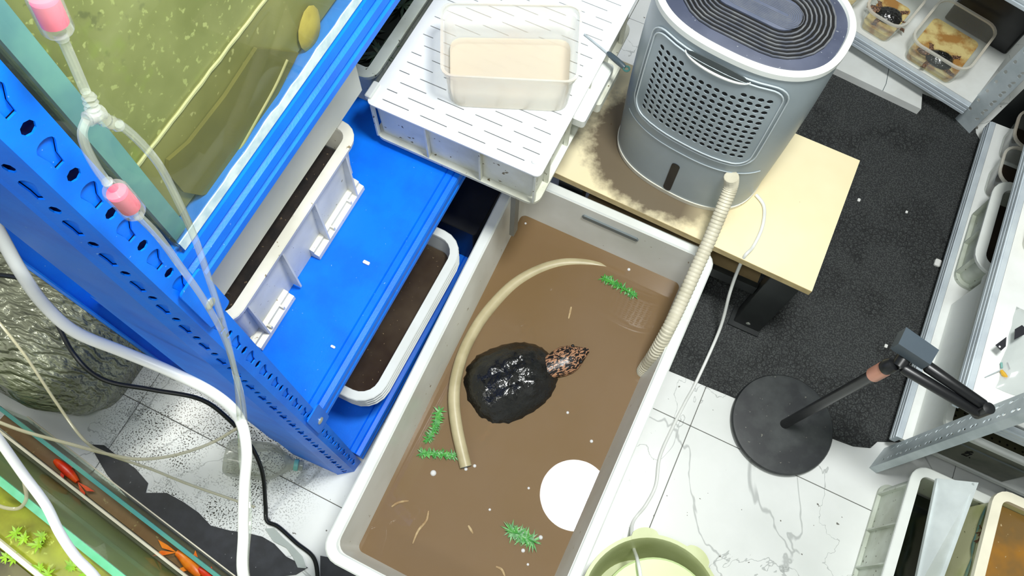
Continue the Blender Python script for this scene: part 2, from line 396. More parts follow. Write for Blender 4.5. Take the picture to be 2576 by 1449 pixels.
ORG = {}
def obj(name, mb, m, parent=None, org=None, flat=False):
    me = bpy.data.meshes.new(name)
    if parent is not None: org = ORG[parent.name]
    elif org is None:
        lo = Vector((min(v.x for v in mb.v), min(v.y for v in mb.v), min(v.z for v in mb.v))); hi = Vector((max(v.x for v in mb.v), max(v.y for v in mb.v), 0))
        org = Vector(((lo.x + hi.x) / 2, (lo.y + hi.y) / 2, lo.z))
    org = Vector(org)
    me.from_pydata([tuple(v - org) for v in mb.v], [], mb.f)
    bm = bmesh.new(); bm.from_mesh(me); bmesh.ops.recalc_face_normals(bm, faces=bm.faces); bm.to_mesh(me); bm.free()
    me.materials.append(M[m] if isinstance(m, str) else m)
    if not flat:
        me.shade_smooth(); me.set_sharp_from_angle(angle=math.radians(35))
    o = bpy.data.objects.new(name, me); COL.objects.link(o)
    if parent is not None: o.parent = parent
    else: o.location = org
    ORG[o.name] = org
    return o
def tag(o, label, cat, group=None, kind=None):
    o['label'] = label; o['category'] = cat
    if group: o['group'] = group
    if kind: o['kind'] = kind
    return o
def thing(name, label, cat, loc, group=None):
    o = bpy.data.objects.new(name, None); o.empty_display_size = .05; COL.objects.link(o); o.location = loc
    ORG[o.name] = Vector(loc)
    return tag(o, label, cat, group)
def struct(name, mb, m):
    o = obj(name, mb, m); o['kind'] = 'structure'; return o
def stuff(o): o['kind'] = 'stuff'; return o
def copy_tree(o, parent=None):
    c = o.copy(); COL.objects.link(c)
    if parent is not None: c.parent = parent
    for ch in list(o.children): copy_tree(ch, c)
    return c

# ------------------------------------------------------------------ the room
fl = struct('floor', MB().box(-1.9, 1.6, -1.4, 2.4, -.03, -.004), mat('grout', (120, 120, 114), .8))
TX, TY = .643, .565
for i in range(-3, 3):
    for j in range(-4, 4):
        x0 = .268 + i * TX; y0 = .035 + j * TY
        x1 = min(x0 + TX, 1.6); y1 = min(y0 + TY, 2.4)
        if x0 < -1.9 and x1 > -1.9: x0 = -1.9
        if y0 < -1.4 and y1 > -1.4: y0 = -1.4
        if x1 < -1.89 or x0 > 1.55 or y1 < -1.35 or y0 > 2.35: continue
        obj('tile', rbox(x0 + .001, x1 - .001, y0 + .001, y1 - .001, -.004, 0, .001, .0008), 'marble', fl)
wallm = mat('wall_paint', (214, 216, 214), .8)
struct('wall_left', MB().box(-1.95, -1.9, -1.4, 2.4, -.03, 2.7), wallm)
struct('wall_right', MB().box(1.6, 1.65, -1.4, 2.4, -.03, 2.7), wallm)
struct('wall_back', MB().box(-1.95, 1.65, 2.4, 2.45, -.03, 2.7), wallm)
struct('wall_front', MB().box(-1.95, 1.65, -1.45, -1.4, -.03, 2.7), wallm)
struct('ceiling', MB().box(-1.95, 1.65, -1.45, 2.45, 2.7, 2.75), wallm)

# ------------------------------------------------------------------ shared builders
def crate(name, label, cat, x0, x1, y0, y1, z0, z1, m, t=.005, lip=.014, taper=.012, r=.03, ribs=True, floor_t=.006, group=None, slots=(), mr=None, pads=None):
    """a straight tapering plastic box; x0..y1 are the rim's outer edges"""
    th = thing(name, label, cat, ((x0 + x1) / 2, (y0 + y1) / 2, z0), group)
    a = (x0 + lip, x1 - lip, y0 + lip, y1 - lip)       # outer wall at the top
    b = MB()
    b.loft([ring(*a, r, z0, -taper), ring(*a, r, z1 - .012, 0), ring(*a, r, z1 - .012, -t), ring(*a, r, z0 + floor_t, -taper - t)], False, False)
    b.add(ring(*a, r, z0, -taper), [tuple(range(24))]); b.add(ring(*a, r, z0 + floor_t, -taper - t), [tuple(range(24))])
    obj('body', b, m, th)
    c = MB()
    c.loft([ring(*a, r, z1 - .013, lip - .002), ring(*a, r, z1 - .002, lip), ring(*a, r, z1, lip - .002), ring(*a, r, z1, -t + .001), ring(*a, r, z1 - .002, -t), ring(*a, r, z1 - .013, -t)], closed=True)
    obj('rim', c, mr or m, th)
    if ribs:
        def rib(p, q, h0, h1, w=.004):
            q = Vector((q[0], q[1], 0)); d = Vector((-q.y, q.x, 0)) * w / 2; p = Vector((p[0], p[1], 0))
            bt = [p - d - q * (taper + .001), p + d - q * (taper + .001), p + d + q * .006, p - d + q * .006]
            tp = [p - d - q * .001, p + d - q * .001, p + d + q * .010, p - d + q * .010]
            obj('rib', MB().hexa([Vector((v.x, v.y, h0)) for v in bt], [Vector((v.x, v.y, h1)) for v in tp]), m, th)
        ny = max(2, round((y1 - y0) / .1))
        for k in range(ny):
            yy = y0 + (y1 - y0) * (k + .5) / ny
            rib((a[1], yy), (1, 0), z0 + .012, z1 - .013); rib((a[0], yy), (-1, 0), z0 + .012, z1 - .013)
        nx = max(2, round((x1 - x0) / .12))
        for k in range(nx):
            xx = x0 + (x1 - x0) * (k + .5) / nx
            rib((xx, a[2]), (0, -1), z0 + .012, z1 - .013); rib((xx, a[3]), (0, 1), z0 + .012, z1 - .013)
        if pads:
            for ya, yb in pads:
                pd = MB(); xw_ = a[1] - taper
                pd.loft([[Vector((x, y, z)) for x, z in ((xw_ - .001, z0), (xw_ + .020, z0), (xw_ + .022, z0 + .004), (xw_ + .022, z0 + .018), (xw_ + .012, z0 + .022), (xw_ + .012, z0 + .030), (xw_ + .004, z0 + .034), (xw_ - .001, z0 + .034))] for y in (ya, yb)])
                obj('foot_pad', pd, m, th, flat=True)
                for q in (.35, .72): obj('pad_web', MB().box(xw_ + .011, xw_ + .0215, ya + (yb - ya) * q, ya + (yb - ya) * q + .004, z0 + .018, z0 + .030), m, th)
            return th
        f = MB()
        f.loft([ring(*a, r, z0, .004), ring(*a, r, z0 + .012, .005), ring(*a, r, z0 + .012, -taper - .001), ring(*a, r, z0, -taper - .001)], closed=True)
        obj('foot_rail', f, m, th)
    return th
def hose(name, label, cat, pts, r, m, k=8, n=12, group=None):
    return tag(obj(name, MB().tube(smooth(pts, k), r, n), m), label, cat, group)

# ------------------------------------------------------------------ rug
rug = MB()
o_ = [(.15, .72)] + [(P(x, y, 0).x, P(x, y, 0).y) for x, y in ((1690, 940), (1800, 985), (1960, 1050), (2120, 1110), (2180, 1132))]
o_ = [(.16, .71), (.30, .716), (.45, .722), (.60, .728), (.66, .733), (.70, .748), (.712, .772), (.775, .80), (.775, 1.2), (.755, 1.76), (.72, 1.80), (.70, 1.86), (.16, 1.88)]
rug.loft([[Vector((p[0], p[1], .0004)) for p in o_], [Vector((p[0], p[1], .007)) for p in o_]])
tag(obj('rug', rug, 'rug'), 'black patterned rug with faint flower outlines lying on the marble tiles', 'rug')

# ------------------------------------------------------------------ big tub with water
TZ = .30
TX0, TX1, TY0, TY1 = -.359, .140, -.072, .922
tub = thing('turtle_tub', 'large white rectangular tub full of brown water with a turtle in it', 'tub', ((TX0 + TX1) / 2, (TY0 + TY1) / 2, 0))
lip = .024
a = (TX0 + lip, TX1 - lip, TY0 + lip, TY1 - lip)
def flare(p): return Vector((p.x - .037 * (p.y + .07) * (TX1 - p.x) / (TX1 - TX0), p.y, p.z))
b = MB()
b.loft([ring(*a, .03, 0, -.03), ring(*a, .03, TZ - .02, 0.003), ring(*a, .03, TZ - .004, 0.003), ring(*a, .028, TZ - .004, -.002), ring(*a, .02, .012, -.034)], True, True)
obj('body', b.xform(flare), 'tub', tub)
c = MB()
c.loft([ring(*a, .016, TZ - .018, lip - .003), ring(*a, .016, TZ - .003, lip), ring(*a, .016, TZ, lip - .003), ring(*a, .02, TZ, .002), ring(*a, .02, TZ - .004, -.001), ring(*a, .02, TZ - .018, .004)], closed=True)
obj('rim', c.xform(flare), 'white', tub)
# slot in the far wall
yw = TY1 - lip - .006
sl = MB().loft([[Vector((x, y, z)) for x, z in ((-.19, .268), (-.05, .268), (-.045, .262), (-.05, .255), (-.19, .255), (-.195, .262))] for y in (yw + .001, yw - .004)])
obj('wall_slot', sl, 'greydark', tub)
pb = P(2, 2, .2)
WZ = .155
def wloop(z, d): return ring(*a, .02, z, d)
wt = MB(); wt.add(wloop(WZ, -.0172), [tuple(range(24))])
water = tag(obj('tub_water', wt.xform(flare), 'murk'), 'murky brown water in the large white tub', 'water', kind='stuff')
dp = MB(); dp.loft([wloop(.016, -.036), wloop(WZ - .022, -.0205)])
obj('murky_depth', dp.xform(flare), 'murkdeep', water)

# ------------------------------------------------------------------ turtles
def turtle(label, c, head, wz, size=1., group=None, name='snapping_turtle'):
    """shell 0.2 m long at size 1, built along local +X, waterline at local z=0"""
    th = thing(name, label, 'turtle', c, group)
    d = Vector(head) - Vector(c); th.rotation_euler = (0, 0, math.atan2(d.y, d.x)); th.scale = (size,) * 3
    ORG[th.name] = Vector((0, 0, 0))
    L, W = .098, .080
    nr, na = 18, 64
    vs = [Vector((0, 0, .044))]; fs = []
    for i in range(1, nr + 1):
        r = i / nr
        for k in range(na):
            an = 2 * PI * k / na
            ex = 2.35
            x = L * math.copysign(abs(math.cos(an)) ** (2 / ex), math.cos(an)); y = W * math.copysign(abs(math.sin(an)) ** (2 / ex), math.sin(an))
            y *= 1 - .10 * (x / L)
            ser = 1.0
            if math.cos(an) < -.2 and i > nr - 2: ser = 1 + .018 * math.cos(an * 16)
            px, py = x * r * ser, y * r * ser
            h = .044 * (1 - r ** 2.6) - .004
            for ky, kh in ((0, .0035), (.032, .005), (-.032, .005)):
                h += kh * math.exp(-((py - ky) / .007) ** 2) * (.55 + .45 * math.cos(px * 190)) * (1 - r ** 4)
            # growth furrows between the scutes
            fur = min(abs(math.sin((px + .012) * PI / .042)), 1)
            h -= .0028 * math.exp(-(fur / .16) ** 2) * (1 - r ** 3)
            h -= .0022 * math.exp(-((abs(py) - .017) / .0028) ** 2) * (1 - r ** 4)
            h -= .0022 * math.exp(-((abs(py) - .056) / .0028) ** 2)
            h += .0028 * noise.noise(Vector((px * 75, py * 75, 2.)))
            h += .0014 * noise.noise(Vector((px * 210, py * 210, 5.)))
            if i == nr: h = -.006 + .002 * math.cos(an * 26)
            vs.append(Vector((px, py, h)))
    for k in range(na): fs.append((0, 1 + k, 1 + (k + 1) % na))
    for i in range(nr - 1):
        for k in range(na):
            p = 1 + i * na; q = p + na; j = (k + 1) % na
            fs.append((p + k, q + k, q + j, p + j))
    base = len(vs)
    for k in range(na): vs.append(Vector((vs[1 + (nr - 1) * na + k].x * .9, vs[1 + (nr - 1) * na + k].y * .9, -.014)))
    for k in range(na):
        j = (k + 1) % na; p = 1 + (nr - 1) * na
        fs.append((p + k, base + k, base + j, p + j))
    fs.append(tuple(base + k for k in range(na)))
    obj('carapace', MB().add(vs, fs), 'carapace', th)
    bd = MB()
    bd.loft([[Vector((x * s, y * s, z)) for x, y in [(.086 * math.cos(q), .068 * math.sin(q)) for q in [2 * PI * k / 24 for k in range(24)]]] for s, z in ((.5, -.03), (.95, -.026), (1., -.012), (.8, -.004))])
    def limb(pts, rs, flat=1.):
        t = MB().tube(smooth(pts, 4), [rs[min(int(i / 4), len(rs) - 2)] * (1 - (i % 4) / 4) + rs[min(int(i / 4) + 1, len(rs) - 1)] * (i % 4) / 4 for i in range(4 * (len(pts) - 1) + 1)], 12)
        z0 = pts[-1][2]
        t.xform(lambda p: Vector((p.x, p.y, z0 + (p.z - z0) * flat)))
        bd.add(t.v, t.f)
    # neck, broad head and pointed snout
    nh = MB(); prof = [(.066, .022, .015), (.086, .026, .017), (.104, .030, .019), (.120, .031, .020), (.136, .027, .018), (.151, .018, .013), (.163, .010, .009), (.172, .005, .006)]
    nh.loft([[Vector((x, -.010 + ry * math.cos(q), .004 + rz * math.sin(q) * (1 if math.sin(q) > 0 else .8))) for q in [2 * PI * k / 16 for k in range(16)]] for x, ry, rz in prof])
    bd.add(nh.v, nh.f)
    for s in (1, -1):
        limb([(.058, .05 * s, -.020), (.078, .082 * s, -.0145), (.082, .106 * s, -.0135)], [.019, .016, .014], .5)
        limb([(-.060, .05 * s, -.020), (-.088, .070 * s, -.0135), (-.118, .086 * s, -.0125)], [.021, .018, .012], .5)
        for q in range(4):      # toes
            aa = .35 * (q - 1.5)
            limb([(.082 + .006 * (q - 1.5), .106 * s, -.0135), (.088 + .012 * (q - 1.5), .120 * s, -.014)], [.0045, .0022])
            limb([(-.116, (.082 + .006 * (q - 1.5)) * s, -.0125), (-.136, (.090 + .011 * (q - 1.5)) * s, -.013)], [.0045, .002])
    limb([(-.080, 0, -.020), (-.110, .004, -.022), (-.150, -.006, -.024)], [.013, .008, .003])
    bo = obj('body', bd, 'skin', th)
    rm = bo.modifiers.new('one_skin', 'REMESH'); rm.mode = 'VOXEL'; rm.voxel_size = .0028; rm.use_smooth_shade = True
    sm = bo.modifiers.new('soften', 'SMOOTH'); sm.iterations = 3; sm.factor = .4
    for s in (1, -1):
        e = MB()
        for q in range(7):
            pass
        e.lathe([(.0005, -.0032), (.0028, -.0018), (.0036, 0), (.0028, .0018), (.0005, .0032)], (.143, -.010 + .0190 * s, .0165), (.3, s * .6, .8), 10)
        obj('eye', e, 'black', th)
    return th
TC = P(1287, 957, WZ); TH = P(1462, 878, WZ)
big = turtle('dark snapping turtle floating in the brown water with its head raised', (TC.x, TC.y, WZ + .004), TH, WZ, 1.17)

# ------------------------------------------------------------------ hoses and weeds in the tub
hp = [P(x, y, z) for x, y, z in ((1570, 690, WZ - .016), (1480, 664, WZ - .012), (1390, 668, WZ - .009), (1300, 710, WZ - .006), (1225, 785, WZ), (1178, 860, WZ + .006), (1152, 930, WZ + .012), (1142, 1000, WZ + .013), (1150, 1080, WZ + .010), (1172, 1175, WZ + .004))]
th = tag(obj('water_hose', MB().tube(smooth(hp, 8), .0140, 14, False), 'fillhose'), 'beige soft hose curling half under the brown tub water', 'hose')
hp2 = smooth(hp, 8); obj('hose_bore', MB().tube([hp2[-1], hp2[-1] + (hp2[-1] - hp2[-2]).normalized() * .0006], .0112, 12), 'greydark', th)

def weed(label, px, wz, n=14, ln=.022, name='water_weed', spread=1., m='leaf'):
    pts = smooth([P(x, y, wz) for x, y in px], 6)
    th = thing(name, label, 'water plant', pts[0], 'green weed sprigs floating in the tub')
    obj('stem', MB().tube(pts, .0016, 6), 'leaf', th)
    lv = MB()
    for i, p in enumerate(pts):
        for q in range(n // 2):
            aa = 2 * PI * (q + random.random() * .6) / (n // 2); l = ln * spread * random.uniform(.6, 1.1)
            d = Vector((math.cos(aa), math.sin(aa), random.uniform(-.1, .35))).normalized(); s = d.cross(Vector((0, 0, 1))).normalized() * .0016
            p0 = p + Vector((0, 0, .001)); p1 = p0 + d * l * .55; p2 = p0 + d * l - Vector((0, 0, .002))
            lv.add([p0 - s * .6, p0 + s * .6, p1 + s, p1 - s, p2], [(0, 1, 2, 3), (3, 2, 4)])
    stuff(obj('leaves', lv, m, th))
    return th
weed('green weed sprig floating near the far wall of the tub', [(1520, 700), (1550, 715), (1595, 742)], WZ + .003, 14, .018)
weed('green weed sprig floating upright beside the beige hose', [(1105, 1035), (1098, 1068), (1078, 1105)], WZ + .003, 14, .018)
weed('green weed sprig pointing at the cut end of the beige hose', [(1060, 1140), (1100, 1142), (1142, 1146)], WZ + .003, 14, .016)
weed('green weed sprig floating alone beside the bright lamp reflection', [(1285, 1335), (1310, 1348), (1340, 1362)], WZ + .002, 16, .026)
# foam bubbles
for x, y, r, lb in ((1428, 1038, .0035, 'white foam bubble just below the shell of the floating turtle'), (1488, 1110, .004, 'white foam bubble between the turtle and the lamp reflection'), (1330, 1228, .003, 'tiny bubble alone in the open water beside the lamp reflection'),
        (1232, 1282, .003, 'tiny bubble alone in the middle of the front half of the tub'), (1360, 1352, .005, 'large bubble at the tip of the weed sprig beside the lamp reflection'), (1318, 1340, .004, 'bubble in the heart of the weed sprig beside the lamp reflection, bigger of two'),
        (1293, 1337, .003, 'bubble in the heart of the weed sprig beside the lamp reflection, smaller of two'), (1316, 1385, .0045, 'bubble on the outer leaves of the weed sprig beside the lamp reflection'), (1328, 1420, .003, 'bubble in open water nearest the front wall of the tub'),
        (1090, 1190, .007, 'largest pinkish foam blob floating below the hose end'), (1172, 1180, .004, 'bubble under the cut end of the beige hose'), (1194, 1172, .004, 'bubble beside the cut end of the beige hose'),
        (1322, 562, .003, 'bubble in the far corner of the tub under the crate'), (1582, 678, .004, 'bubble at the far wall of the tub near the weed sprig'), (890, 1390, .0035, 'bubble in the front corner of the tub')):
    c = P(x, y, WZ + .0002)
    tag(obj('bubble', MB().lathe([(r, 0), (r * .92, r * .35), (r * .7, r * .65), (r * .35, r * .85), (.0002, r * .9)], c, n=14), 'bubble'), lb, 'bubble', 'foam bubbles on the tub water')
# pale strands
for pts, lb in (([(1437, 772), (1434, 785), (1430, 802)], 'short pale stalk floating above the turtle head'),
                ([(1078, 1285), (1072, 1310), (1052, 1335), (1038, 1368)], 'long curved pale strand floating in the tub near its front corner'),
                ([(985, 1275), (1003, 1264), (1028, 1260)], 'short branched pale strand floating in the front corner of the tub'),
                ([(1248, 1425), (1262, 1433), (1270, 1449)], 'pale hooked strand under the murk by the front wall of the tub'),
                ([(1178, 1322), (1184, 1332), (1190, 1342)], 'thin pale sliver floating alone in the front half of the tub')):
    q = smooth([P(x, y, WZ + .0006) for x, y in pts], 6)
    tag(obj('pale_strand', MB().tube(q, [.0030 * (.25 + .75 * math.sin(PI * (.15 + .8 * i / len(q)))) for i in range(len(q))], 8), 'pale'), lb, 'strand')

# ------------------------------------------------------------------ blue rack
rack = thing('storage_rack', 'tall blue slotted metal rack carrying the big green fish tank', 'rack', (-.7, .6, 0))
def keyhole(cu, cv, s=1., flip=1):
    """teardrop slot: a round head at the top with a neck below"""
    out = [(cu + .0085 * s * math.cos(q), cv + .010 * s + .0085 * s * math.sin(q)) for q in [PI * (-.12 + 1.24 * k / 9) for k in range(10)]]
    out += [(cu - .0045 * s - .0015 * flip * s, cv - .006 * s), (cu - .004 * s - .002 * flip * s, cv - .020 * s), (cu + .004 * s - .002 * flip * s, cv - .020 * s), (cu + .0045 * s - .0015 * flip * s, cv - .006 * s)]
    return out
def post_face(parent, p0, p1, z0, z1, m, first, pitch, hole_u, back='bluein', kind='key', t=.002, lean=None, name='post_face'):
    """one flange of a slotted post between plan points p0 and p1 (and the same points at the top when it leans)"""
    p0 = Vector((p0[0], p0[1], 0)); p1 = Vector((p1[0], p1[1], 0)); q0, q1 = (p0, p1) if lean is None else (Vector((*lean[0], 0)), Vector((*lean[1], 0)))
    wd = (p1 - p0).length; nrm = (p1 - p0).normalized().cross(Vector((0, 0, 1)))
    def fn(u, v, d):
        k = v / max(z1, .01); s = u / wd
        return (p0.lerp(p1, s)).lerp(q0.lerp(q1, s), k) + Vector((0, 0, v)) + nrm * d
    holes = []; tongues = MB(); v = first
    while v < z1 - .05:
        if v > z0 + .05:
            holes.append(oval(hole_u, v, .0052, .0068, 8))
            if kind == 'key':
                kh = keyhole(hole_u, v - .033, .82, 1); holes.append(kh)
                tongues.add([fn(a_, b_, -.0034) for a_, b_ in kh], [tuple(range(len(kh)))])
            elif kind == 'slot': holes.append([(hole_u - .004, v - .024), (hole_u + .002, v - .036), (hole_u + .005, v - .034), (hole_u - .001, v - .022)])
            elif kind == 'oval': holes.append(oval(hole_u + .001, v - .028, .0038, .0085, 8, -.5))
        v += pitch
    mb = MB(); plate(mb, [(0, z0), (wd, z0), (wd, z1), (0, z1)], holes, fn, t)
    o = obj(name, mb, m, parent, flat=True)
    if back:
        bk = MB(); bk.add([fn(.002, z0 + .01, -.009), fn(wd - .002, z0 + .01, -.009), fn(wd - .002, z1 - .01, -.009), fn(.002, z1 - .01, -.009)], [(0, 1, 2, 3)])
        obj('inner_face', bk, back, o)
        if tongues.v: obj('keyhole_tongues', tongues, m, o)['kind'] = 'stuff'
    return o
F0, F1 = (-.443, .124), (-.443, .120); R0, R1 = (-.440, .152), (-.440, .158); L0, L1 = (-.476, .099), (-.476, .106)
PZ = 1.75
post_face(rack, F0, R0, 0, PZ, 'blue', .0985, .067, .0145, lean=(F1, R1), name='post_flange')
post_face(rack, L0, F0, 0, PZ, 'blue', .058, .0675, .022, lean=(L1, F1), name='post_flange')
# the flanges and end plates behind the front post, turned away from the lamp
obj('end_plate', MB().hexa([Vector((-.600, .094, 0)), Vector((-.477, .100, 0)), Vector((-.477, .103, 0)), Vector((-.600, .097, 0))], [Vector((-.585, .103, PZ)), Vector((-.477, .107, PZ)), Vector((-.477, .110, PZ)), Vector((-.585, .106, PZ))]), 'blue', rack)
obj('end_plate', MB().hexa([Vector((-.640, .098, .10)), Vector((-.595, .098, .10)), Vector((-.595, .101, .10)), Vector((-.640, .101, .10))], [Vector((-.640, .106, 1.02)), Vector((-.595, .106, 1.02)), Vector((-.595, .109, 1.02)), Vector((-.640, .109, 1.02))]), 'blue', rack)
for px_, py_ in ((-.95, .13), (-.45, 1.58), (-.95, 1.58)):
    obj('post', MB().box(px_, px_ + .035, py_, py_ + .003, 0, PZ).box(px_, px_ + .003, py_, py_ + .035, 0, PZ), 'blue', rack)
def beam(x, y0, y1, prof, m='blue', name='beam'):
    """profile of (x offset, z) run along Y"""
    loops = [[Vector((x + dx, y, z)) for dx, z in prof] for y in (y0, y1)]
    return obj(name, MB().loft(loops), m, rack, flat=True)
# top beam: a face with rolled ridges
beam(-.474, .155, 1.58, [(-.03, 1.098), (0, 1.098), (.001, 1.112), (-.004, 1.116), (-.004, 1.122), (.002, 1.126), (.002, 1.142), (-.004, 1.146), (-.004, 1.152), (.001, 1.156), (0, 1.172), (-.006, 1.180), (-.012, 1.182), (-.03, 1.182)], name='top_beam')
obj('top_shelf', MB().box(-.95, -.50, .16, 1.58, 1.160, 1.180), 'blue', rack)
def deck(z, x1, nm):
    obj(nm, MB().box(-.95, x1 - .032, .155, 1.58, z - .018, z), 'blue', rack)
    loops = [[Vector((x1 + dx, y, z + dz)) for dx, dz in ((-.032, -.018), (-.032, 0), (-.030, -.003), (-.028, .001), (-.016, .001), (-.014, -.003), (-.012, 0.0), (-.002, -.002), (0, -.008), (0, -.024), (-.003, -.027), (-.003, -.031), (0, -.034), (0, -.046), (-.02, -.046))] for y in (.155, 1.58)]
    obj(nm + '_beam', MB().loft(loops), 'blue', rack, flat=True)
deck(.515, -.440, 'middle_shelf'); deck(.105, -.425, 'bottom_shelf')
# end plates bolted on the post under every beam, and their screws
for z, hz in ((1.095, .06), (.465, .055)):
    y0, y1 = .128, .166
    pl = MB().loft([[Vector((x, p[0], p[1])) for p in rrect(y0, y1, z, z + .105, .006, 4)] for x in (-.4395, -.4365)])
    pp = obj('beam_plate', pl, 'blue', rack)
    obj('screw', MB().lathe([(.0075, 0), (.0075, .002), (.005, .0035), (.0005, .004)], (-.4365, .147, z + .042), (1, 0, 0), 16), 'screw', pp)

# ------------------------------------------------------------------ fish tank on the rack
TPX, TPY, TPZ = -.482, .176, 1.183
tank = thing('fish_tank', 'big glass fish tank of murky green water on top of the blue rack', 'fish tank', (-.75, .7, TPZ))
TT = 1.70
obj('side_pane', MB().box(TPX, TPX + .006, TPY, 1.5, TPZ, TT), 'glass', tank)
obj('front_pane', MB().box(-.94, TPX, TPY, TPY + .006, TPZ, TT), 'glass', tank)
obj('back_pane', MB().box(-.94, TPX, 1.494, 1.5, TPZ, TT), 'glass', tank)
obj('base_pane', MB().box(-.94, TPX, TPY + .006, 1.494, TPZ, TPZ + .008), 'glass', tank)
obj('corner_seam', MB().loft([[Vector((x, y, z)) for x, y in ((TPX - .002, TPY + .007), (TPX - .002, TPY + .028), (TPX - .006, TPY + .026), (TPX - .014, TPY + .009))] for z in (TPZ + .008, TT)]), 'teal', tank)
es = MB(); lp = []
for i in range(90):
    y = TPY + .004 + (1.48 - TPY) * i / 89; h = .014 + .004 * noise.noise(Vector((y * 40, 0, 0))) + (.006 * max(0, noise.noise(Vector((y * 18, 7, 0)))) if y > .3 else 0)
    lp.append([Vector((TPX + .006, y, TPZ)), Vector((TPX + .009, y, TPZ)), Vector((TPX + .0075, y, TPZ + h)), Vector((TPX + .006, y, TPZ + h))])
es.loft(lp); obj('base_seam', es, 'silicone', tank)
SB = 1.305
def tankmat():
    m, nt, out = newmat('algae_water')
    b = nd(nt, 'ShaderNodeBsdfPrincipled'); nt.links.new(b.outputs[0], out.inputs[0]); b.inputs['Roughness'].default_value = .35
    co = coords(nt)
    f, _ = noise_fac(nt, co, 5, .38, .62, 5)
    col = mixc(nt, f, lin((152, 148, 92)), lin((112, 110, 50)))
    f2, _ = noise_fac(nt, co, 9, .56, .70, 4)
    col = mixc(nt, f2, col, lin((146, 162, 50)))
    f3, _ = noise_fac(nt, co, 110, .60, .66, 3)
    col = mixc(nt, f3, col, lin((178, 176, 112)))
    f4, _ = noise_fac(nt, co, 60, .60, .68, 3)
    sp = nd(nt, 'ShaderNodeSeparateXYZ'); nt.links.new(co, sp.inputs[0])
    r = nd(nt, 'ShaderNodeMapRange'); nt.links.new(sp.outputs['Z'], r.inputs[0]); r.inputs[1].default_value = 1.38; r.inputs[2].default_value = 1.56
    mm = nd(nt, 'ShaderNodeMath', operation='MULTIPLY'); nt.links.new(f4, mm.inputs[0]); nt.links.new(r.outputs[0], mm.inputs[1])
    col = mixc(nt, mm.outputs[0], col, lin((66, 62, 34)))
    nt.links.new(col, b.inputs['Base Color'])
    return m
M['algae'] = tankmat()
M['silt'] = mat('olive_silt', (146, 136, 78), .4, c2=(116, 108, 52), scale=6, lo=.38, hi=.64, detail=6, specks=(70, .68, (176, 166, 110)))
tw = tag(obj('tank_water', MB().box(-.93, TPX - .018, TPY + .012, 1.49, SB, TT - .04), 'algae'), 'murky green water in the big tank on the blue rack', 'water', kind='stuff')
ts = tag(obj('tank_silt', MB().box(-.93, TPX - .016, TPY + .012, 1.49, TPZ + .009, SB), 'silt'), 'olive silt bed in the big tank on the blue rack', 'silt', kind='stuff')
ln = MB(); lp = []
for i in range(120):
    y = TPY + .014 + (1.2 - TPY) * i / 119; z = SB + .0015 * noise.noise(Vector((y * 55, 1, 0))); t_ = .0012 + .0015 * abs(noise.noise(Vector((y * 30, 4, 0))))
    lp.append([Vector((TPX - .016, y, z - t_)), Vector((TPX - .0135, y, z - t_)), Vector((TPX - .0135, y, z + t_)), Vector((TPX - .016, y, z + t_))])
ln.loft(lp); obj('silt_line', ln, mat('pale_silt', (206, 196, 152), .6), ts)
xs = TPX - .0145
hump = [(xs, p[0], p[1]) for p in [(PX(x, y, xs).y, PX(x, y, xs).z) for x, y in ((455, 480), (500, 488), (545, 478), (575, 440), (600, 395), (640, 330), (690, 240), (745, 130), (640, 118), (560, 240), (470, 355), (418, 400), (414, 432))]]
tag(obj('sunken_slab', MB().loft([[Vector((xs - d, y, z)) for _, y, z in hump] for d in (0.0006, -.004)]), mat('olive_slab', (112, 100, 42), .6, c2=(94, 84, 34), scale=7)), 'round ended olive slab seen through the side glass of the big tank', 'slab')
rock = MB(); rc = PX(775, 70, xs)
rock.lathe([(.004, -.004), (.018, -.003), (.024, .002), (.018, .006), (.004, .008)], rc, (1, 0, 0), 14)
rock.xform(lambda p: Vector((p.x, rc.y + (p.y - rc.y) * 1.0 + .1 * (p.z - rc.z), rc.z + (p.z - rc.z) * 1.25 + .003 * noise.noise(p * 60))))
tag(obj('yellow_stone', rock, mat('yellow_stone', (196, 168, 78), .5, c2=(166, 140, 62), scale=30)), 'yellow stone behind the side glass of the big tank', 'stone')
hose('air_line', 'thin beige air line running down behind the side glass of the big tank', 'tube', [PX(x, y, xs + .004) for x, y in ((722, 150), (690, 220), (640, 310), (590, 400), (556, 470), (530, 520))], .0022, mat('tan_line', (176, 160, 110), .5))

# ------------------------------------------------------------------ soil crate, board and pond crate on the middle shelf
sc1 = crate('soil_crate', 'cream ribbed plastic crate of dark soil on the blue middle shelf', 'crate', -.90, -.592, .192, .640, .516, .715, 'cream', taper=.016, r=.025, lip=.016, pads=((.215, .335), (.43, .61)))
tag(obj('crate_soil', MB().loft([ring(-.884, -.608, .208, .624, .02, z, -.020 + (z - .6) * .1) for z in (.6, .64)]), 'soil'), 'dark soil bed in the cream ribbed crate', 'soil', kind='stuff')
tag(obj('foam_sheet', rbox(-.628, -.620, .235, .700, .745, 1.097, .002, .001), 'boardpale'), 'pale flat foam sheet hanging under the blue top beam beside the soil crate', 'foam sheet')
pc = crate('pond_crate', 'grey white crate of dark pond plants behind the perforated lid', 'crate', -.945, -.655, .775, 1.40, .516, .66, 'greycrate', lip=.02, r=.01, ribs=False)
pw = tag(obj('pond_water', MB().loft([ring(-.925, -.675, .795, 1.38, .008, z, -.008) for z in (.6, .63)]), 'darkpond'), 'dark water in the grey white pond crate', 'water', kind='stuff')
lv = MB()
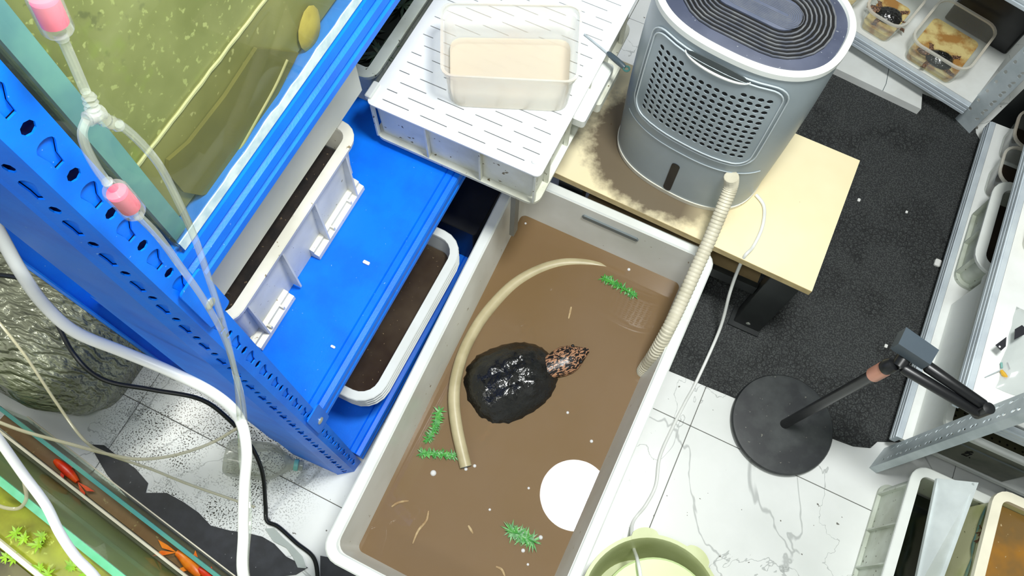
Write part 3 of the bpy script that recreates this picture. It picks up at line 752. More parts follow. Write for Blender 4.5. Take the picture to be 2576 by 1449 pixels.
for i in range(14):
    x = random.uniform(-.80, -.68); y = random.uniform(.83, 1.3)
    for q in range(16):
        aa = 2 * PI * q / 16 + random.random() * .3; d = Vector((math.cos(aa), math.sin(aa), random.uniform(.2, .9))).normalized(); l = random.uniform(.03, .06); s = d.cross(Vector((0, 0, 1))).normalized() * .0035
        p0 = Vector((x, y, .632)); lv.add([p0 - s * .4, p0 + s * .4, p0 + d * l * .5 + s, p0 + d * l * .5 - s, p0 + d * l - Vector((0, 0, .01))], [(0, 1, 2, 3), (3, 2, 4)])
tag(obj('pond_weed', lv, 'leafdark'), 'dark leafy weed filling the grey white pond crate', 'water plant', kind='stuff')

# ------------------------------------------------------------------ nested crates on the bottom shelf
for k in range(4):
    zt = .275 - k * .017
    cr_ = crate('nested_crate', ['white crate of dark water, topmost of the nested stack beside the turtle tub', 'second white crate from the top of the nested stack beside the turtle tub', 'third white crate from the top of the nested stack beside the turtle tub', 'lowest white crate of the nested stack beside the turtle tub'][k], 'crate', -.74, -.412, .240, .700, .106 + .012 * (3 - k), zt, 'white', r=.045, lip=.018, taper=.014 + .006 * (k == 3), ribs=False, group='nested white crates on the bottom shelf', floor_t=.003, t=.004)
tag(obj('crate_water', MB().loft([ring(-.722, -.430, .258, .682, .04, z, -.012) for z in (.16, .215)]), 'darkwater'), 'dark brown water in the topmost nested crate', 'water', kind='stuff')

tag(obj('black_box', rbox(-.72, -.405, .725, 1.10, .106, .26, .01), 'black'), 'black box in the dark gap behind the nested crates', 'box')  # added block, black for the shade in this gap

# ------------------------------------------------------------------ perforated lid crate with clear box
LZ = .66
LX0, LX1, LY0, LY1 = -.640, -.256, .722, 1.24
cl = thing('lidded_crate', 'white plastic crate under a lid of slotted dashes, bridging shelf and bench', 'crate', ((LX0 + LX1) / 2, .98, .516))
a2 = (LX0 + .010, LX1 - .010, LY0 + .010, LY1 - .010)
b = MB(); b.loft([ring(*a2, .012, .548, -.004), ring(*a2, .012, LZ - .004, 0), ring(*a2, .012, LZ - .004, -.004), ring(*a2, .012, .554, -.008)])
obj('body', b, 'dirtywhite', cl)
f = MB(); f.loft([ring(*a2, .02, .5165, .008), ring(*a2, .02, .528, .010), ring(*a2, .02, .549, 0), ring(*a2, .02, .549, -.02), ring(*a2, .02, .5165, -.02)], closed=True)
f = MB(); f.loft([ring(*a2, .014, .541, .010), ring(*a2, .014, .549, .010), ring(*a2, .014, .549, -.03), ring(*a2, .014, .541, -.03)], closed=True)
obj('bottom_flange', f, 'dirtywhite', cl)
for k in range(4):
    x = LX0 + .010 + (LX1 - LX0 - .02) * k / 3
    obj('rib', MB().box(max(x - .002, LX0 + .006), min(x + .002, LX1 - .006), LY0 + .001, LY0 + .011, .549, LZ - .004), 'dirtywhite', cl)
for k in range(5):
    y = LY0 + .06 + (LY1 - LY0 - .12) * k / 4
    obj('rib', MB().box(LX1 - .011, LX1 - .002, y - .002, y + .002, .549, LZ - .004), 'dirtywhite', cl)
obj('side_handle', MB().loft([ring(LX1 - .012, LX1 + .020, .90, 1.06, .008, z, d) for z, d in ((.60, -.004), (.604, 0), (.625, 0), (.629, -.004))]), 'white', cl)
obj('side_handle', MB().loft([ring(LX1 - .012, LX1 + .026, .98, 1.10, .008, z, d) for z, d in ((.555, -.004), (.558, 0), (.585, 0), (.589, -.004))]), 'dirtywhite', cl)
holes = []
row = 0; y = LY0 + .022
while y < LY1 - .02:
    x = LX0 + .026 + .012 * (row % 4 == 2)
    if row % 2 == 1: holes.append([(LX0 + .022, y - .0011), (LX0 + .046, y - .0011), (LX0 + .046, y + .0011), (LX0 + .022, y + .0011)]); x = LX0 + .070
    while x < LX1 - .03:
        x2 = min(x + .060, LX1 - .022)
        holes.append([(x, y - .0011), (x2, y - .0011), (x2, y + .0011), (x, y + .0011)])
        x += .085
    y += .0255; row += 1
lid = MB(); plate(lid, rrect(LX0, LX1, LY0, LY1, .012, 3), holes, lambda u, v, d: Vector((u, v, LZ + .004 + d)), .004)
obj('slotted_lid', lid, 'whitelid', cl, flat=True)
obj('corner_peg', MB().lathe([(.006, 0), (.006, .004), (.004, .006), (.0005, .0062)], (LX1 - .024, LY0 + .028, LZ + .004), n=12), 'white', cl)
obj('corner_tab', rbox(LX0 - .008, LX0 + .006, LY0 + .010, LY0 + .050, LZ - .002, LZ + .012, .003), 'white', cl)
# the strip that props the crate up from the tub corner
tag(obj('support_strip', MB().box(-.338, -.326, .776, .782, .235, .5395).box(-.338, -.335, .782, .798, .235, .5395).box(-.329, -.326, .782, .798, .235, .5395), mat('grey_pvc', (140, 140, 132), .5)), 'grey channel strip standing in the tub corner under the lidded crate', 'strip')

# clear box on the lid
BZ0, BZ1 = LZ + .0045, LZ + .115
q0 = P(1112, 188, BZ1); q1 = P(1452, 205, BZ1); q2 = P(1462, 15, BZ1); q3 = P(1112, 8, BZ1)
b0 = P(1135, 283, BZ0); b1 = P(1432, 290, BZ0)
def qloop(q, r, d, z):
    q = [Vector((p.x, p.y, 0)) for p in q]; c = sum(q, Vector()) / 4; out = []
    q = [c + (p - c) * (1 + d / (p - c).length) for p in q]
    for i in range(4):
        p = q[i]; pa = q[i - 1]; pn = q[(i + 1) % 4]
        u = p + (pa - p).normalized() * r; v = p + (pn - p).normalized() * r
        for k in range(6):
            t = k / 5; s = (1 - t) ** 2 * u + 2 * t * (1 - t) * p + t * t * v
            out.append(Vector((s.x, s.y, z)))
    return out
Q = [q0, q1, q2, q3]
cb = thing('clear_box', 'milky see-through food box standing open on the slotted white lid', 'box', ((q0.x + q2.x) / 2, (q0.y + q2.y) / 2, BZ0))
b = MB(); b.loft([qloop(Q, .03, -.014, BZ0), qloop(Q, .03, -.010, BZ0 + .006), qloop(Q, .026, -.004, BZ1 - .02), qloop(Q, .026, 0, BZ1 - .016), qloop(Q, .026, 0.0, BZ1)], True, False)
obj('walls', b, 'milky', cb)
c = MB(); c.loft([qloop(Q, .026, -.002, BZ1 - .003), qloop(Q, .026, .004, BZ1 - .003), qloop(Q, .026, .004, BZ1), qloop(Q, .026, -.002, BZ1)], closed=True)
obj('rim', c, 'milky', cb)
c = MB(); c.loft([qloop(Q, .03, -.014, BZ0 + .0015), qloop(Q, .03, -.013, BZ0 + .02)])
obj('contents', c, clear('cream_jelly', (252, 236, 212), .45, .3, c2=(246, 232, 210)), cb)
# screwdriver
tq = [P(1470, 86, LZ + .008), P(1500, 110, LZ + .009), P(1532, 136, LZ + .010)]
sd = thing('screwdriver', 'thin screwdriver with a dark looped handle lying across the lid edge', 'screwdriver', tq[0])
obj('blade', MB().tube(tq, .0018, 8), 'steel', sd)
h0, h1 = P(1528, 132, LZ + .010), P(1572, 170, LZ + .012)
obj('handle', MB().tube([h0, h0.lerp(h1, .1), h0.lerp(h1, .5), h0.lerp(h1, .9), h1], [.003, .0055, .0065, .006, .004], 10), mat('slate_handle', (70, 84, 92), .4), sd)
tor = MB(); hc = P(1576, 173, LZ + .012)
tor.tube([hc + Vector((math.cos(q) * .006, math.sin(q) * .006, 0)) for q in [2 * PI * k / 16 for k in range(17)]], .0022, 6)
obj('loop', tor, mat('teal_loop', (60, 106, 100), .4), sd)

# ------------------------------------------------------------------ bench
BT = .345
bench = thing('bench', 'low bench with a pale wooden top and black metal legs', 'bench', (.03, 1.1, 0))
BX0, BX1, BY0, BY1 = -.30, .360, .908, 1.298
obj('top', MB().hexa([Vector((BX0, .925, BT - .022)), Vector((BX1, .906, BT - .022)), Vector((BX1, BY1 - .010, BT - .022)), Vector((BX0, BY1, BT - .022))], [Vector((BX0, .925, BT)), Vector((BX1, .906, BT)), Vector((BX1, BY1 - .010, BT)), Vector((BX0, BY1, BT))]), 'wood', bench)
obj('edge_band', MB().hexa([Vector((BX0, .9245, BT - .0215)), Vector((BX1, .9055, BT - .0215)), Vector((BX1, .9065, BT - .0215)), Vector((BX0, .9255, BT - .0215))], [Vector((BX0, .9245, BT - .001)), Vector((BX1, .9055, BT - .001)), Vector((BX1, .9065, BT - .001)), Vector((BX0, .9255, BT - .001))]), 'woodedge', bench)
for x0, x1, y0, y1 in ((.268, .340, .912, .955), (.268, .340, 1.24, 1.285), (-.28, -.215, .93, .97), (-.28, -.215, 1.24, 1.285)):
    zb = .0075 if x0 > 0 else .0005
    lg = obj('leg', rbox(x0, x1, y0, y1, zb, BT - .0222, .003), 'darkmetal', bench)
    if x0 > 0 and y0 < 1:
        obj('bolt', MB().lathe([(.006, 0), (.006, .001), (.0035, .002), (.0003, .0022)], (x0 + .035, y0, .035), (0, -1, 0), 14), 'screw', lg)
        obj('foot_plate', rbox(x0 - .012, x1 + .002, y0 - .014, y1, zb, zb + .006, .002, .001), 'darkmetal', lg)
obj('lower_shelf', MB().box(-.21, .262, .945, 1.28, .185, .203), 'woodlow', bench)
obj('rail', MB().box(-.21, .266, 1.03, 1.045, .2035, .225), 'greydark', bench)
obj('rail', MB().box(-.21, .266, .99, 1.0, .2035, .213), 'greydark', bench)
obj('crossbar', MB().box(-.21, .266, .93, .944, .165, .205), 'darkmetal', bench)

# ------------------------------------------------------------------ dehumidifier
DC = Vector((-.020, 1.118)); DYAW = -.11; DZ0, DZ1 = BT + .0005, .865
deh = thing('dehumidifier', 'grey oval dehumidifier with a dark vent top standing on the wooden bench', 'dehumidifier', (DC.x, DC.y, DZ0))
DA, DB, DE = .186, .134, 2.5
def foot(an):
    c_, s_ = math.cos(an), math.sin(an)
    return Vector((DA * math.copysign(abs(c_) ** (2 / DE), c_), DB * math.copysign(abs(s_) ** (2 / DE), s_)))
NT = 1440
tab = [foot(-PI / 2 + 2 * PI * k / NT) for k in range(NT)]
cum = [0.]
for k in range(1, NT): cum.append(cum[-1] + (tab[k] - tab[k - 1]).length)
PER = cum[-1] + (tab[0] - tab[-1]).length
import bisect
def foot_u(u):
    u = u % PER; k = min(bisect.bisect_right(cum, u) - 1, NT - 1); a_ = tab[k]; b_ = tab[(k + 1) % NT]
    nx = cum[k + 1] if k + 1 < NT else PER
    return a_.lerp(b_, (u - cum[k]) / max(nx - cum[k], 1e-9))
def taper_at(z):
    t = (z - DZ0) / (DZ1 - DZ0)
    return .955 + .045 * math.sin(min(t * 1.6, 1) * PI / 2) if t < .62 else 1.0 - .02 * ((t - .62) / .38) ** 2
def yawed(p, z):
    c_, s_ = math.cos(DYAW), math.sin(DYAW)
    return Vector((DC.x + p.x * c_ - p.y * s_, DC.y + p.x * s_ + p.y * c_, z))
def dsurf(u, z, d=0.):
    e = .002; p = foot_u(u); tn = (foot_u(u + e) - foot_u(u - e)).normalized(); n = Vector((tn.y, -tn.x))
    return yawed(p * taper_at(z) + n * d, z)
ND = 96
def dring(z, d=0., s=None):
    return [dsurf(PER * k / ND, z, d) for k in range(ND)]
zs = [DZ0 + .012, DZ0 + .03] + [DZ0 + (DZ1 - DZ0) * k / 10 for k in range(1, 10)] + [DZ1 - .012]
obj('body', MB().loft([dring(DZ0 + .004, -.02), dring(DZ0 + .006, -.006)] + [dring(z) for z in zs]), 'grey', deh)
obj('base_skirt', MB().loft([dring(DZ0, -.012), dring(DZ0, .001), dring(DZ0 + .016, .0025), dring(DZ0 + .016, -.01)], closed=True), 'cream', deh)
obj('top_rim', MB().loft([dring(DZ1 - .014, -.004), dring(DZ1 - .014, .0025), dring(DZ1 - .002, .0025), dring(DZ1, 0), dring(DZ1, -.010), dring(DZ1 - .006, -.012)], closed=True), 'white', deh)
top = obj('vent_top', MB().loft([dring(DZ1 - .016, -.011), dring(DZ1 - .006, -.0115), dring(DZ1 - .0035, -.016)], True, True), 'slate', deh)
def stad(hw, hd, z, ox=0., oy=0., n=12):
    out = []; l = hw - hd
    for s, a0 in ((1, -PI / 2), (-1, PI / 2)):
        for k in range(n + 1):
            q = a0 + PI * k / n; out.append(yawed(Vector((ox + s * l + hd * math.cos(q), oy + hd * math.sin(q))), z))
    return out
VX, VY = .004, .004
obj('vent_well', MB().loft([stad(.146, .098, DZ1 - .0034, VX, VY), stad(.146, .098, DZ1 - .0026, VX, VY)]), 'blackhole', deh)
ribm = mat('vent_rib', (84, 88, 98), .5, c2=(112, 114, 116), scale=30)
for k in range(7):
    hw, hd = .146 - k * .0086, .098 - k * .0086
    obj('vent_rib', MB().loft([stad(hw, hd, DZ1 - .0024, VX, VY), stad(hw, hd, DZ1 + .0006, VX, VY), stad(hw - .0030, hd - .0030, DZ1 + .0006, VX, VY), stad(hw - .0030, hd - .0030, DZ1 - .0024, VX, VY)], closed=True), ribm, deh)
ctr = obj('vent_cap', MB().loft([stad(.0845, .0365, DZ1 - .0024, VX, VY), stad(.0845, .0365, DZ1 + .001, VX, VY), stad(.080, .032, DZ1 + .002, VX, VY)]), mat('vent_cap', (84, 92, 112), .5, c2=(98, 104, 122), scale=20), deh)
for k in range(8):
    hw, hd = .076 - k * .0038, .029 - k * .0034
    obj('cap_groove', MB().loft([stad(hw, hd, DZ1 + .0018, VX + .012, VY), stad(hw, hd, DZ1 + .0025, VX + .012, VY), stad(hw - .0014, hd - .0012, DZ1 + .0025, VX + .012, VY), stad(hw - .0014, hd - .0012, DZ1 + .0018, VX + .012, VY)], closed=True), ribm, ctr)
# front grille: a plate with real holes over a dark filter
GU0, GU1, GZ0, GZ1 = -.138, .134, .574, .822
def gpoly(d, n=6):
    p = rrect(GU0 - d, GU1 + d, GZ0 - d, GZ1 + d, .03 + d, n); out = []
    for i, q in enumerate(p):
        nx_ = p[(i + 1) % len(p)]; L_ = math.hypot(nx_[0] - q[0], nx_[1] - q[1]); k = max(1, int(L_ / .02))
        for j in range(k): out.append((q[0] + (nx_[0] - q[0]) * j / k, q[1] + (nx_[1] - q[1]) * j / k))
    return out
holes = []
for i in range(15):
    for j in range(12):
        if j == 11 and 3 < i < 11: continue
        u = -.114 + .228 * i / 14; v = .600 + .0172 * j
        holes.append(oval(u, v, .0060, .0060, 10))
g = MB(); plate(g, gpoly(0), holes, lambda u, v, d: dsurf(u, v, .0030 + d), .002)
obj('front_grille', g, 'grey', deh)
fb = MB(); grid = [[dsurf(-.124 + .248 * i / 24, z, .0009) for i in range(25)] for z in (.590, .66, .74, .808)]
fb.add([p for r_ in grid for p in r_], [(r_ * 25 + i, r_ * 25 + i + 1, r_ * 25 + i + 26, r_ * 25 + i + 25) for r_ in range(3) for i in range(24)])
obj('filter', fb, 'blackhole', deh)
fr = MB(); lo_ = gpoly(.012); li_ = gpoly(.004)
for pl_, d0 in ((gpoly(.0015), .0042), (gpoly(.011), .0030)):
    pts = [dsurf(u, v, d0) for u, v in pl_]; fr.tube(pts + [pts[0]], .0016, 6, False)
obj('grille_frame', fr, mat('pale_grey', (196, 206, 210), .35), deh)
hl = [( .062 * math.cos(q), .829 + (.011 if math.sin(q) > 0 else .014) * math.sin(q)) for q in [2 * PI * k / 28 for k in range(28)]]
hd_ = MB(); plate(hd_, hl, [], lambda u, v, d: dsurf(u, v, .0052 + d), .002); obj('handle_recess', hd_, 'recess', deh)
hlp = [dsurf(.066 * math.cos(q), .828 + .0165 * math.sin(q), .0042) for q in [PI + PI * k / 20 for k in range(21)]]
obj('handle_lip', MB().tube(hlp, [.001 + .0028 * math.sin(PI * k / 20) for k in range(21)], 8), 'white', deh)
sw = MB(); plate(sw, rrect(-.010, .010, DZ0 + .020, .484, .009, 4), [], lambda u, v, d: dsurf(u, v, .0016 + d), .001); obj('water_window', sw, 'black', deh)
seam = MB(); seam.tube([dsurf(-.16 + .34 * k / 30, .530, .0008) for k in range(31)], .0012, 6); obj('tank_seam', seam, mat('seam_grey', (186, 196, 200), .4), deh)
# drain hose (ribbed)
d0 = PX(1848, 425, .13)
ua = dsurf(.116, .532, .012)
dp_ = smooth([ua, P(1838, 470, .50), P(1815, 530, .462), P(1784, 605, .42), P(1750, 680, .385), P(1714, 760, .350), P(1680, 830, .325), P(1650, 884, .262), P(1622, 926, WZ + .02), P(1617, 936, WZ - .004)], 24)
rs = [.0152 + .0010 * math.sin(i * 2.1) for i in range(len(dp_))]
tag(obj('drain_hose', MB().tube(dp_, rs, 14), 'drain'), 'pale ribbed drain hose running from the dehumidifier down into the tub', 'hose')
hose('power_cable', 'white power cable looping off the bench and along the tiles', 'cable',
     [P(1902, 490, BT + .005), P(1922, 520, BT + .0045), P(1918, 570, BT + .0045), P(1895, 620, BT + .0045), P(1873, 645, BT + .005), P(1852, 690, .25), P(1835, 740, .17), P(1810, 830, .06), P(1752, 960, .012), P(1725, 1010, .0045), P(1690, 1080, .0045), P(1660, 1150, .0045), P(1650, 1220, .0045), P(1625, 1270, .0045), P(1592, 1315, .0045), P(1592, 1370, .08), P(1604, 1410, .2), P(1612, 1460, .215), P(1612, 1460, .215) + Vector((.02, -.05, -.009)), P(1612, 1460, .215) + Vector((.07, -.10, -.0115))], .0042, 'hose_white', 10)

# ------------------------------------------------------------------ foam board slab beside the rug, back shelf
fbm = MB()
qa = [P(2072, 172, .012), P(2308, 285, .012), P(2312, 232, .012), P(2130, 112, .012)]
fbm.hexa([Vector((p.x, p.y, .0075)) for p in qa], [Vector((p.x, p.y, .034)) for p in qa])
fo = tag(obj('foam_slab', fbm, 'foam'), 'white foam slab with one cut line lying on the rug below the rear shelf', 'foam board')
ca, cbm = qa[0].lerp(qa[1], .60), qa[3].lerp(qa[2], .55)
obj('cut_line', MB().tube([Vector((ca.x, ca.y, .0342)), Vector((ca.x + .002, ca.y + .03, .0342)), Vector((cbm.x, cbm.y, .0342))], .0011, 5), 'greydark', fo)
before_rear = set(COL.objects)
rear = thing('rear_shelf', 'white steel shelf along the back wall carrying turtle boxes', 'shelf', (.2, 2.0, 0))
def ridged(parent, axis, c, lo, hi, z0, z1, sgn, m='steelpaint', name='front_edge', n=3):
    """shelf edge with pressed ridges: axis 'x' runs along X at y=c, 'y' runs along Y at x=c; sgn is the outward side"""
    prof = [(.012, z0), (0, z0)]
    for k in range(n):
        za = z0 + (z1 - z0) * (k + .2) / n; zb = z0 + (z1 - z0) * (k + .8) / n
        prof += [(0, za - .001), (-.003, za), (-.003, zb), (0, zb + .001)]
    prof += [(0, z1), (.012, z1)]
    loops = []
    for e in (lo, hi):
        loops.append([Vector((e, c - sgn * d * -1 if False else c + d * (-sgn), z)) if axis == 'x' else Vector((c + d * (-sgn), e, z)) for d, z in prof])
    return obj(name, MB().loft(loops), m, parent, flat=True)
ridged(rear, 'x', 1.780, -.3, .640, .085, .125, -1)
obj('deck', MB().box(-.3, .640, 1.795, 2.08, .108, .1245), 'foam', rear)
ridged(rear, 'x', 1.780, .30, .640, .465, .510, -1, name='upper_edge')
obj('upper_deck', MB().box(.30, .640, 1.795, 2.08, .49, .51), 'foam', rear)
for x, y in ((-.3, 2.04), (.60, 2.04), (-.3, 1.80)):
    obj('post', MB().box(x, x + .035, y, y + .003, 0, .9).box(x, x + .003, y, y + .035, 0, .9), 'steel', rear)
def food_box(label, x0, x1, y0, y1, z0, h, m='clear', waterh=.0, cat='box', name='food_box', group='clear food boxes on the steel shelves', r=.035):
    th = thing(name, label, cat, ((x0 + x1) / 2, (y0 + y1) / 2, z0), group)
    z1 = z0 + h; a_ = (x0, x1, y0, y1)
    b = MB(); b.loft([ring(*a_, r, z0, -.014), ring(*a_, r, z0 + .006, -.010), ring(*a_, r, z1 - .004, 0)], True, False); obj('walls', b, m, th)
    c = MB(); c.loft([ring(*a_, r, z1 - .006, -.001), ring(*a_, r, z1 - .006, .006), ring(*a_, r, z1, .006), ring(*a_, r, z1, -.001)], closed=True); obj('rim', c, 'milky', th)
    return th
bxs = [('clear food box of amber water, tucked behind the dehumidifier top', .085, .212, 1.800, 1.96),
       ('clear food box holding a small dark turtle, middle one on the rear shelf', .240, .358, 1.797, 1.96),
       ('clear food box with a small dark turtle by the steel corner post', .396, .570, 1.787, 1.985)]
for i, (lb, x0, x1, y0, y1) in enumerate(bxs):
    food_box(lb, x0, x1, y0, y1, .1255, .088)
    pt = MB(); pt.loft([ring(x0, x1, y0, y1, .03, z, -.017 + k * .004) for k, z in enumerate((.127, .150))])
    tag(obj('amber_water', pt, 'papertan'), ['amber water in the clear box behind the dehumidifier', 'amber water in the middle clear box on the rear shelf', 'amber water in the clear box by the steel corner post'][i], 'water', kind='stuff')
for lb, px, hx, s in (('small dark turtle in the middle clear box on the rear shelf', (2238, 36), (2205, 26), .40), ('small dark turtle in the clear box by the steel corner post', (2366, 146), (2330, 132), .40)):
    c_ = P(px[0], px[1], .16); h_ = P(hx[0], hx[1], .16)
    turtle(lb, (c_.x, c_.y, .157), h_, .15, s, 'small turtles in clear boxes', 'small_turtle')

tag(obj('black_bin', rbox(.43, .635, 2.01, 2.075, .1255, .36, .01), 'black'), 'black upright bin behind the food boxes on the rear shelf', 'bin')  # added block, black for the dark depth behind the food boxes
RP, RA = Vector((.62, 1.78, 0)), -.25
small = []
for o in [o for o in COL.objects if o not in before_rear and o.parent is None]:
    if o.name.startswith('small_turtle'): continue
    d = o.location - RP; c_, s_ = math.cos(RA), math.sin(RA)
    o.location = RP + Vector((d.x * c_ - d.y * s_, d.x * s_ + d.y * c_, d.z)); o.rotation_euler.z += RA

# ------------------------------------------------------------------ steel rack on the far side
sr = thing('steel_rack', 'pale slotted steel rack with two white shelves along the rug edge', 'rack', (.88, 1.25, 0))
post_face(sr, (.734, .765), (.724, .735), 0, .95, 'steel', .05, .045, .017, back=None, kind='slot', name='post_flange')
post_face(sr, (.724, .735), (.713, .700), 0, .95, 'steel', .04, .045, .02, back=None, kind='oval', name='post_flange')
obj('post_return', MB().hexa([Vector((.713, .699, 0)), Vector((.732, .694, 0)), Vector((.732, .697, 0)), Vector((.714, .702, 0))], [Vector((.713, .699, .95)), Vector((.732, .694, .95)), Vector((.732, .697, .95)), Vector((.714, .702, .95))]), 'steel', sr)
post_face(sr, (.650, 1.822), (.676, 1.806), 0, .95, 'steel', .03, .043, .012, back=None, kind='none', name='post_flange')
post_face(sr, (.676, 1.806), (.702, 1.79), 0, .95, 'steel', .05, .043, .016, back=None, kind='oval', name='post_flange')
for x, y in ((1.10, .76), (1.10, 1.80)):
    obj('post', MB().box(x - .035, x, y, y + .003, 0, .95).box(x - .003, x, y, y + .035, 0, .95), 'steel', sr)
ridged(sr, 'y', .722, .772, 1.785, .050, .090, -1)
obj('lower_deck', MB().box(.735, 1.10, .772, 1.785, .074, .0895), 'foam', sr)
ridged(sr, 'y', .702, .772, 1.785, .375, .418, -1, name='upper_edge')
obj('upper_deck', MB().box(.715, 1.10, .772, 1.785, .400, .4175), 'foam', sr)
ridged(sr, 'x', .755, .745, 1.10, .375, .415, -1, name='end_edge')
obj('back_panel', MB().box(1.101, 1.104, .76, 1.83, .0, .95), 'darkmetal', sr)  # added dark sheet for the shade below the upper shelf
obj('far_panel', MB().box(.74, 1.10, 1.8365, 1.839, .0, .95), 'darkmetal', sr)  # added dark sheet for the shade at the far end
# lower shelf goods
rc_ = crate('ribbed_crate', 'dirty white ribbed crate with dark contents on the lower steel shelf', 'crate', .722, .960, 1.215, 1.500, .0905, .225, 'greycrate', lip=.022, taper=.006, r=.03, mr='white')
tag(obj('crate_sludge', MB().loft([ring(.744, .938, 1.237, 1.478, .02, z, -.010) for z in (.13, .16)]), mat('brown_sludge', (52, 40, 28), .4, c2=(34, 26, 20), scale=14)), 'dark brown sludge in the ribbed crate', 'sludge', kind='stuff')
# long perforated basket
pbk = thing('perforated_basket', 'long white perforated basket with dark olive inside on the lower steel shelf', 'basket', (.87, .99, .0905))
BA = (.748, .985, .772, 1.190)
b = MB(); b.loft([ring(*BA, .02, .0905, -.008), ring(*BA, .02, .262, -.003), ring(*BA, .02, .262, -.007), ring(*BA, .02, .096, -.012)]); obj('body', b, 'white', pbk)
c = MB(); c.loft([ring(*BA, .022, .258, .008), ring(*BA, .022, .270, .008), ring(*BA, .022, .270, -.008), ring(*BA, .022, .258, -.008)], closed=True); obj('rim', c, 'white', pbk)
olive = mat('olive_dark', (62, 60, 36), .6)
ph = []
for i in range(26):
    for j in range(11): ph.append(oval(.790 + i * .0145, .775 + j * .0175, .003, .003, 6))
lin_ = MB(); plate(lin_, [(.781, .758), (1.181, .758), (1.181, .975), (.781, .975)], ph, lambda u, v, d: Vector((v, u, .236 + d)), .002); obj('perforated_liner', lin_, olive, pbk, flat=True)
obj('liner_bottom', MB().box(.765, .97, .79, 1.172, .20, .215), 'blackhole', pbk)
obj('end_panel', MB().box(.758, .975, .7735, .7785, .098, .255), mat('end_grey', (112, 114, 100), .5, c2=(84, 88, 76), scale=14), pbk)  # shade on the white basket's end put into a grey colour
obj('end_groove', MB().box(.765, .97, .7720, .7740, .205, .211), 'greydark', pbk)
def strokes(name, parent, segs, fn, m, w=.0016, off=.0006):
    mb = MB()
    for s_ in segs:
        pts = [fn(u, v, off) for u, v in s_]; mb.tube(pts, w, 5)
    return obj(name, mb, m, parent)
strokes('handwritten_mark', pbk, [[(0, .8), (.45, 1.0)], [(.25, 1.1), (.1, .55)], [(.05, .55), (.6, .7)], [(.3, .75), (.2, .05)], [(.2, .1), (.6, .15)], [(.6, .2), (.55, .55)], [(.85, .12), (.92, .08)]], lambda u, v, d: Vector((.842 + u * .026, .7732 - d, .150 + v * .040)), 'ink', .0014)
# deli boxes at the far end of the lower shelf
for i, (lb, x0, x1, y0, y1) in enumerate((('dark clear food box farthest along the lower steel shelf', .752, .90, 1.655, 1.775), ('dark clear food box between the ribbed crate and the farthest box', .742, .89, 1.520, 1.640))):
    food_box(lb, x0, x1, y0, y1, .0905, .10)
    pt = MB(); pt.loft([ring(x0, x1, y0, y1, .03, z, -.016) for z in (.092, .13)]); tag(obj('murky_brew', pt, mat('brew', (46, 36, 28), .2)), ['dark water in the farthest food box on the lower steel shelf', 'dark water in the food box next to the ribbed crate'][i], 'water', kind='stuff')
# upper shelf goods
food_box('clear food box with pale brown water alone on the upper steel shelf', .722, .88, 1.155, 1.305, .4185, .07, group='clear food boxes on the steel shelves')
pt = MB(); pt.loft([ring(.722, .88, 1.155, 1.305, .03, z, -.016) for z in (.420, .445)]); tag(obj('pale_brew', pt, 'papertan'), 'pale brown water in the clear box on the upper steel shelf', 'water', kind='stuff')
bag = thing('plastic_bag', 'crumpled clear plastic bag of small parts on the upper steel shelf', 'bag', (.82, .92, .4185))
bg = MB(); nx_, ny_ = 22, 22; vs = []
for side in (1, -1):
    for i in range(nx_):
        for j in range(ny_):
            u = i / (nx_ - 1); v = j / (ny_ - 1); e = (math.sin(PI * u) * math.sin(PI * v)) ** .5
            z = .4195 + (.030 * e + .012 * abs(noise.noise(Vector((u * 7, v * 7, 3.)))) * e if side == 1 else 0)
            vs.append(Vector((.755 + .17 * u + .006 * noise.noise(Vector((v * 5, 1, 0))), .830 + .20 * v + .006 * noise.noise(Vector((u * 5, 2, 0))), z)))
fs = []
for s_ in range(2):
    o0 = s_ * nx_ * ny_
    for i in range(nx_ - 1):
        for j in range(ny_ - 1):
            k = o0 + i * ny_ + j; fs.append((k, k + ny_, k + ny_ + 1, k + 1))
bg.add(vs, fs); obj('film', bg, clear('bag_film', (232, 236, 236), .45, .1), bag)
for pts, m_ in (([(2504, 868), (2531, 848), (2529, 872), (2518, 882)], 'label'), ([(2553, 828), (2570, 818), (2576, 824), (2576, 842), (2551, 855)], 'label')):
    q = [P(x, y, .452) for x, y in pts]; obj('black_label', MB().prism([(p.x, p.y) for p in q], .4515, .4535), m_, bag)
hq = P(2515, 872, .454); obj('label_hole', MB().disc(hq, .0022, 10), 'chip', bag)
probe = thing('probe', 'thin metal needle with a yellow and teal hub beside the plastic bag', 'probe', P(2518, 930, .42))
obj('needle', MB().tube([P(2478, 949, .421), P(2518, 931, .424)], [.0009, .0014], 8), 'steel', probe)
obj('hub', MB().tube([P(2518, 931, .424), P(2525, 942, .425), P(2534, 950, .425)], [.003, .005, .0035], 8), 'yellow', probe)
obj('clip', MB().tube([P(2520, 926, .424), P(2519, 912, .425)], .0022, 8), mat('teal_clip', (96, 160, 150), .4), probe)
obj('pin', MB().tube([P(2534, 912, .425), P(2540, 929, .425)], .0012, 6), 'black', probe)

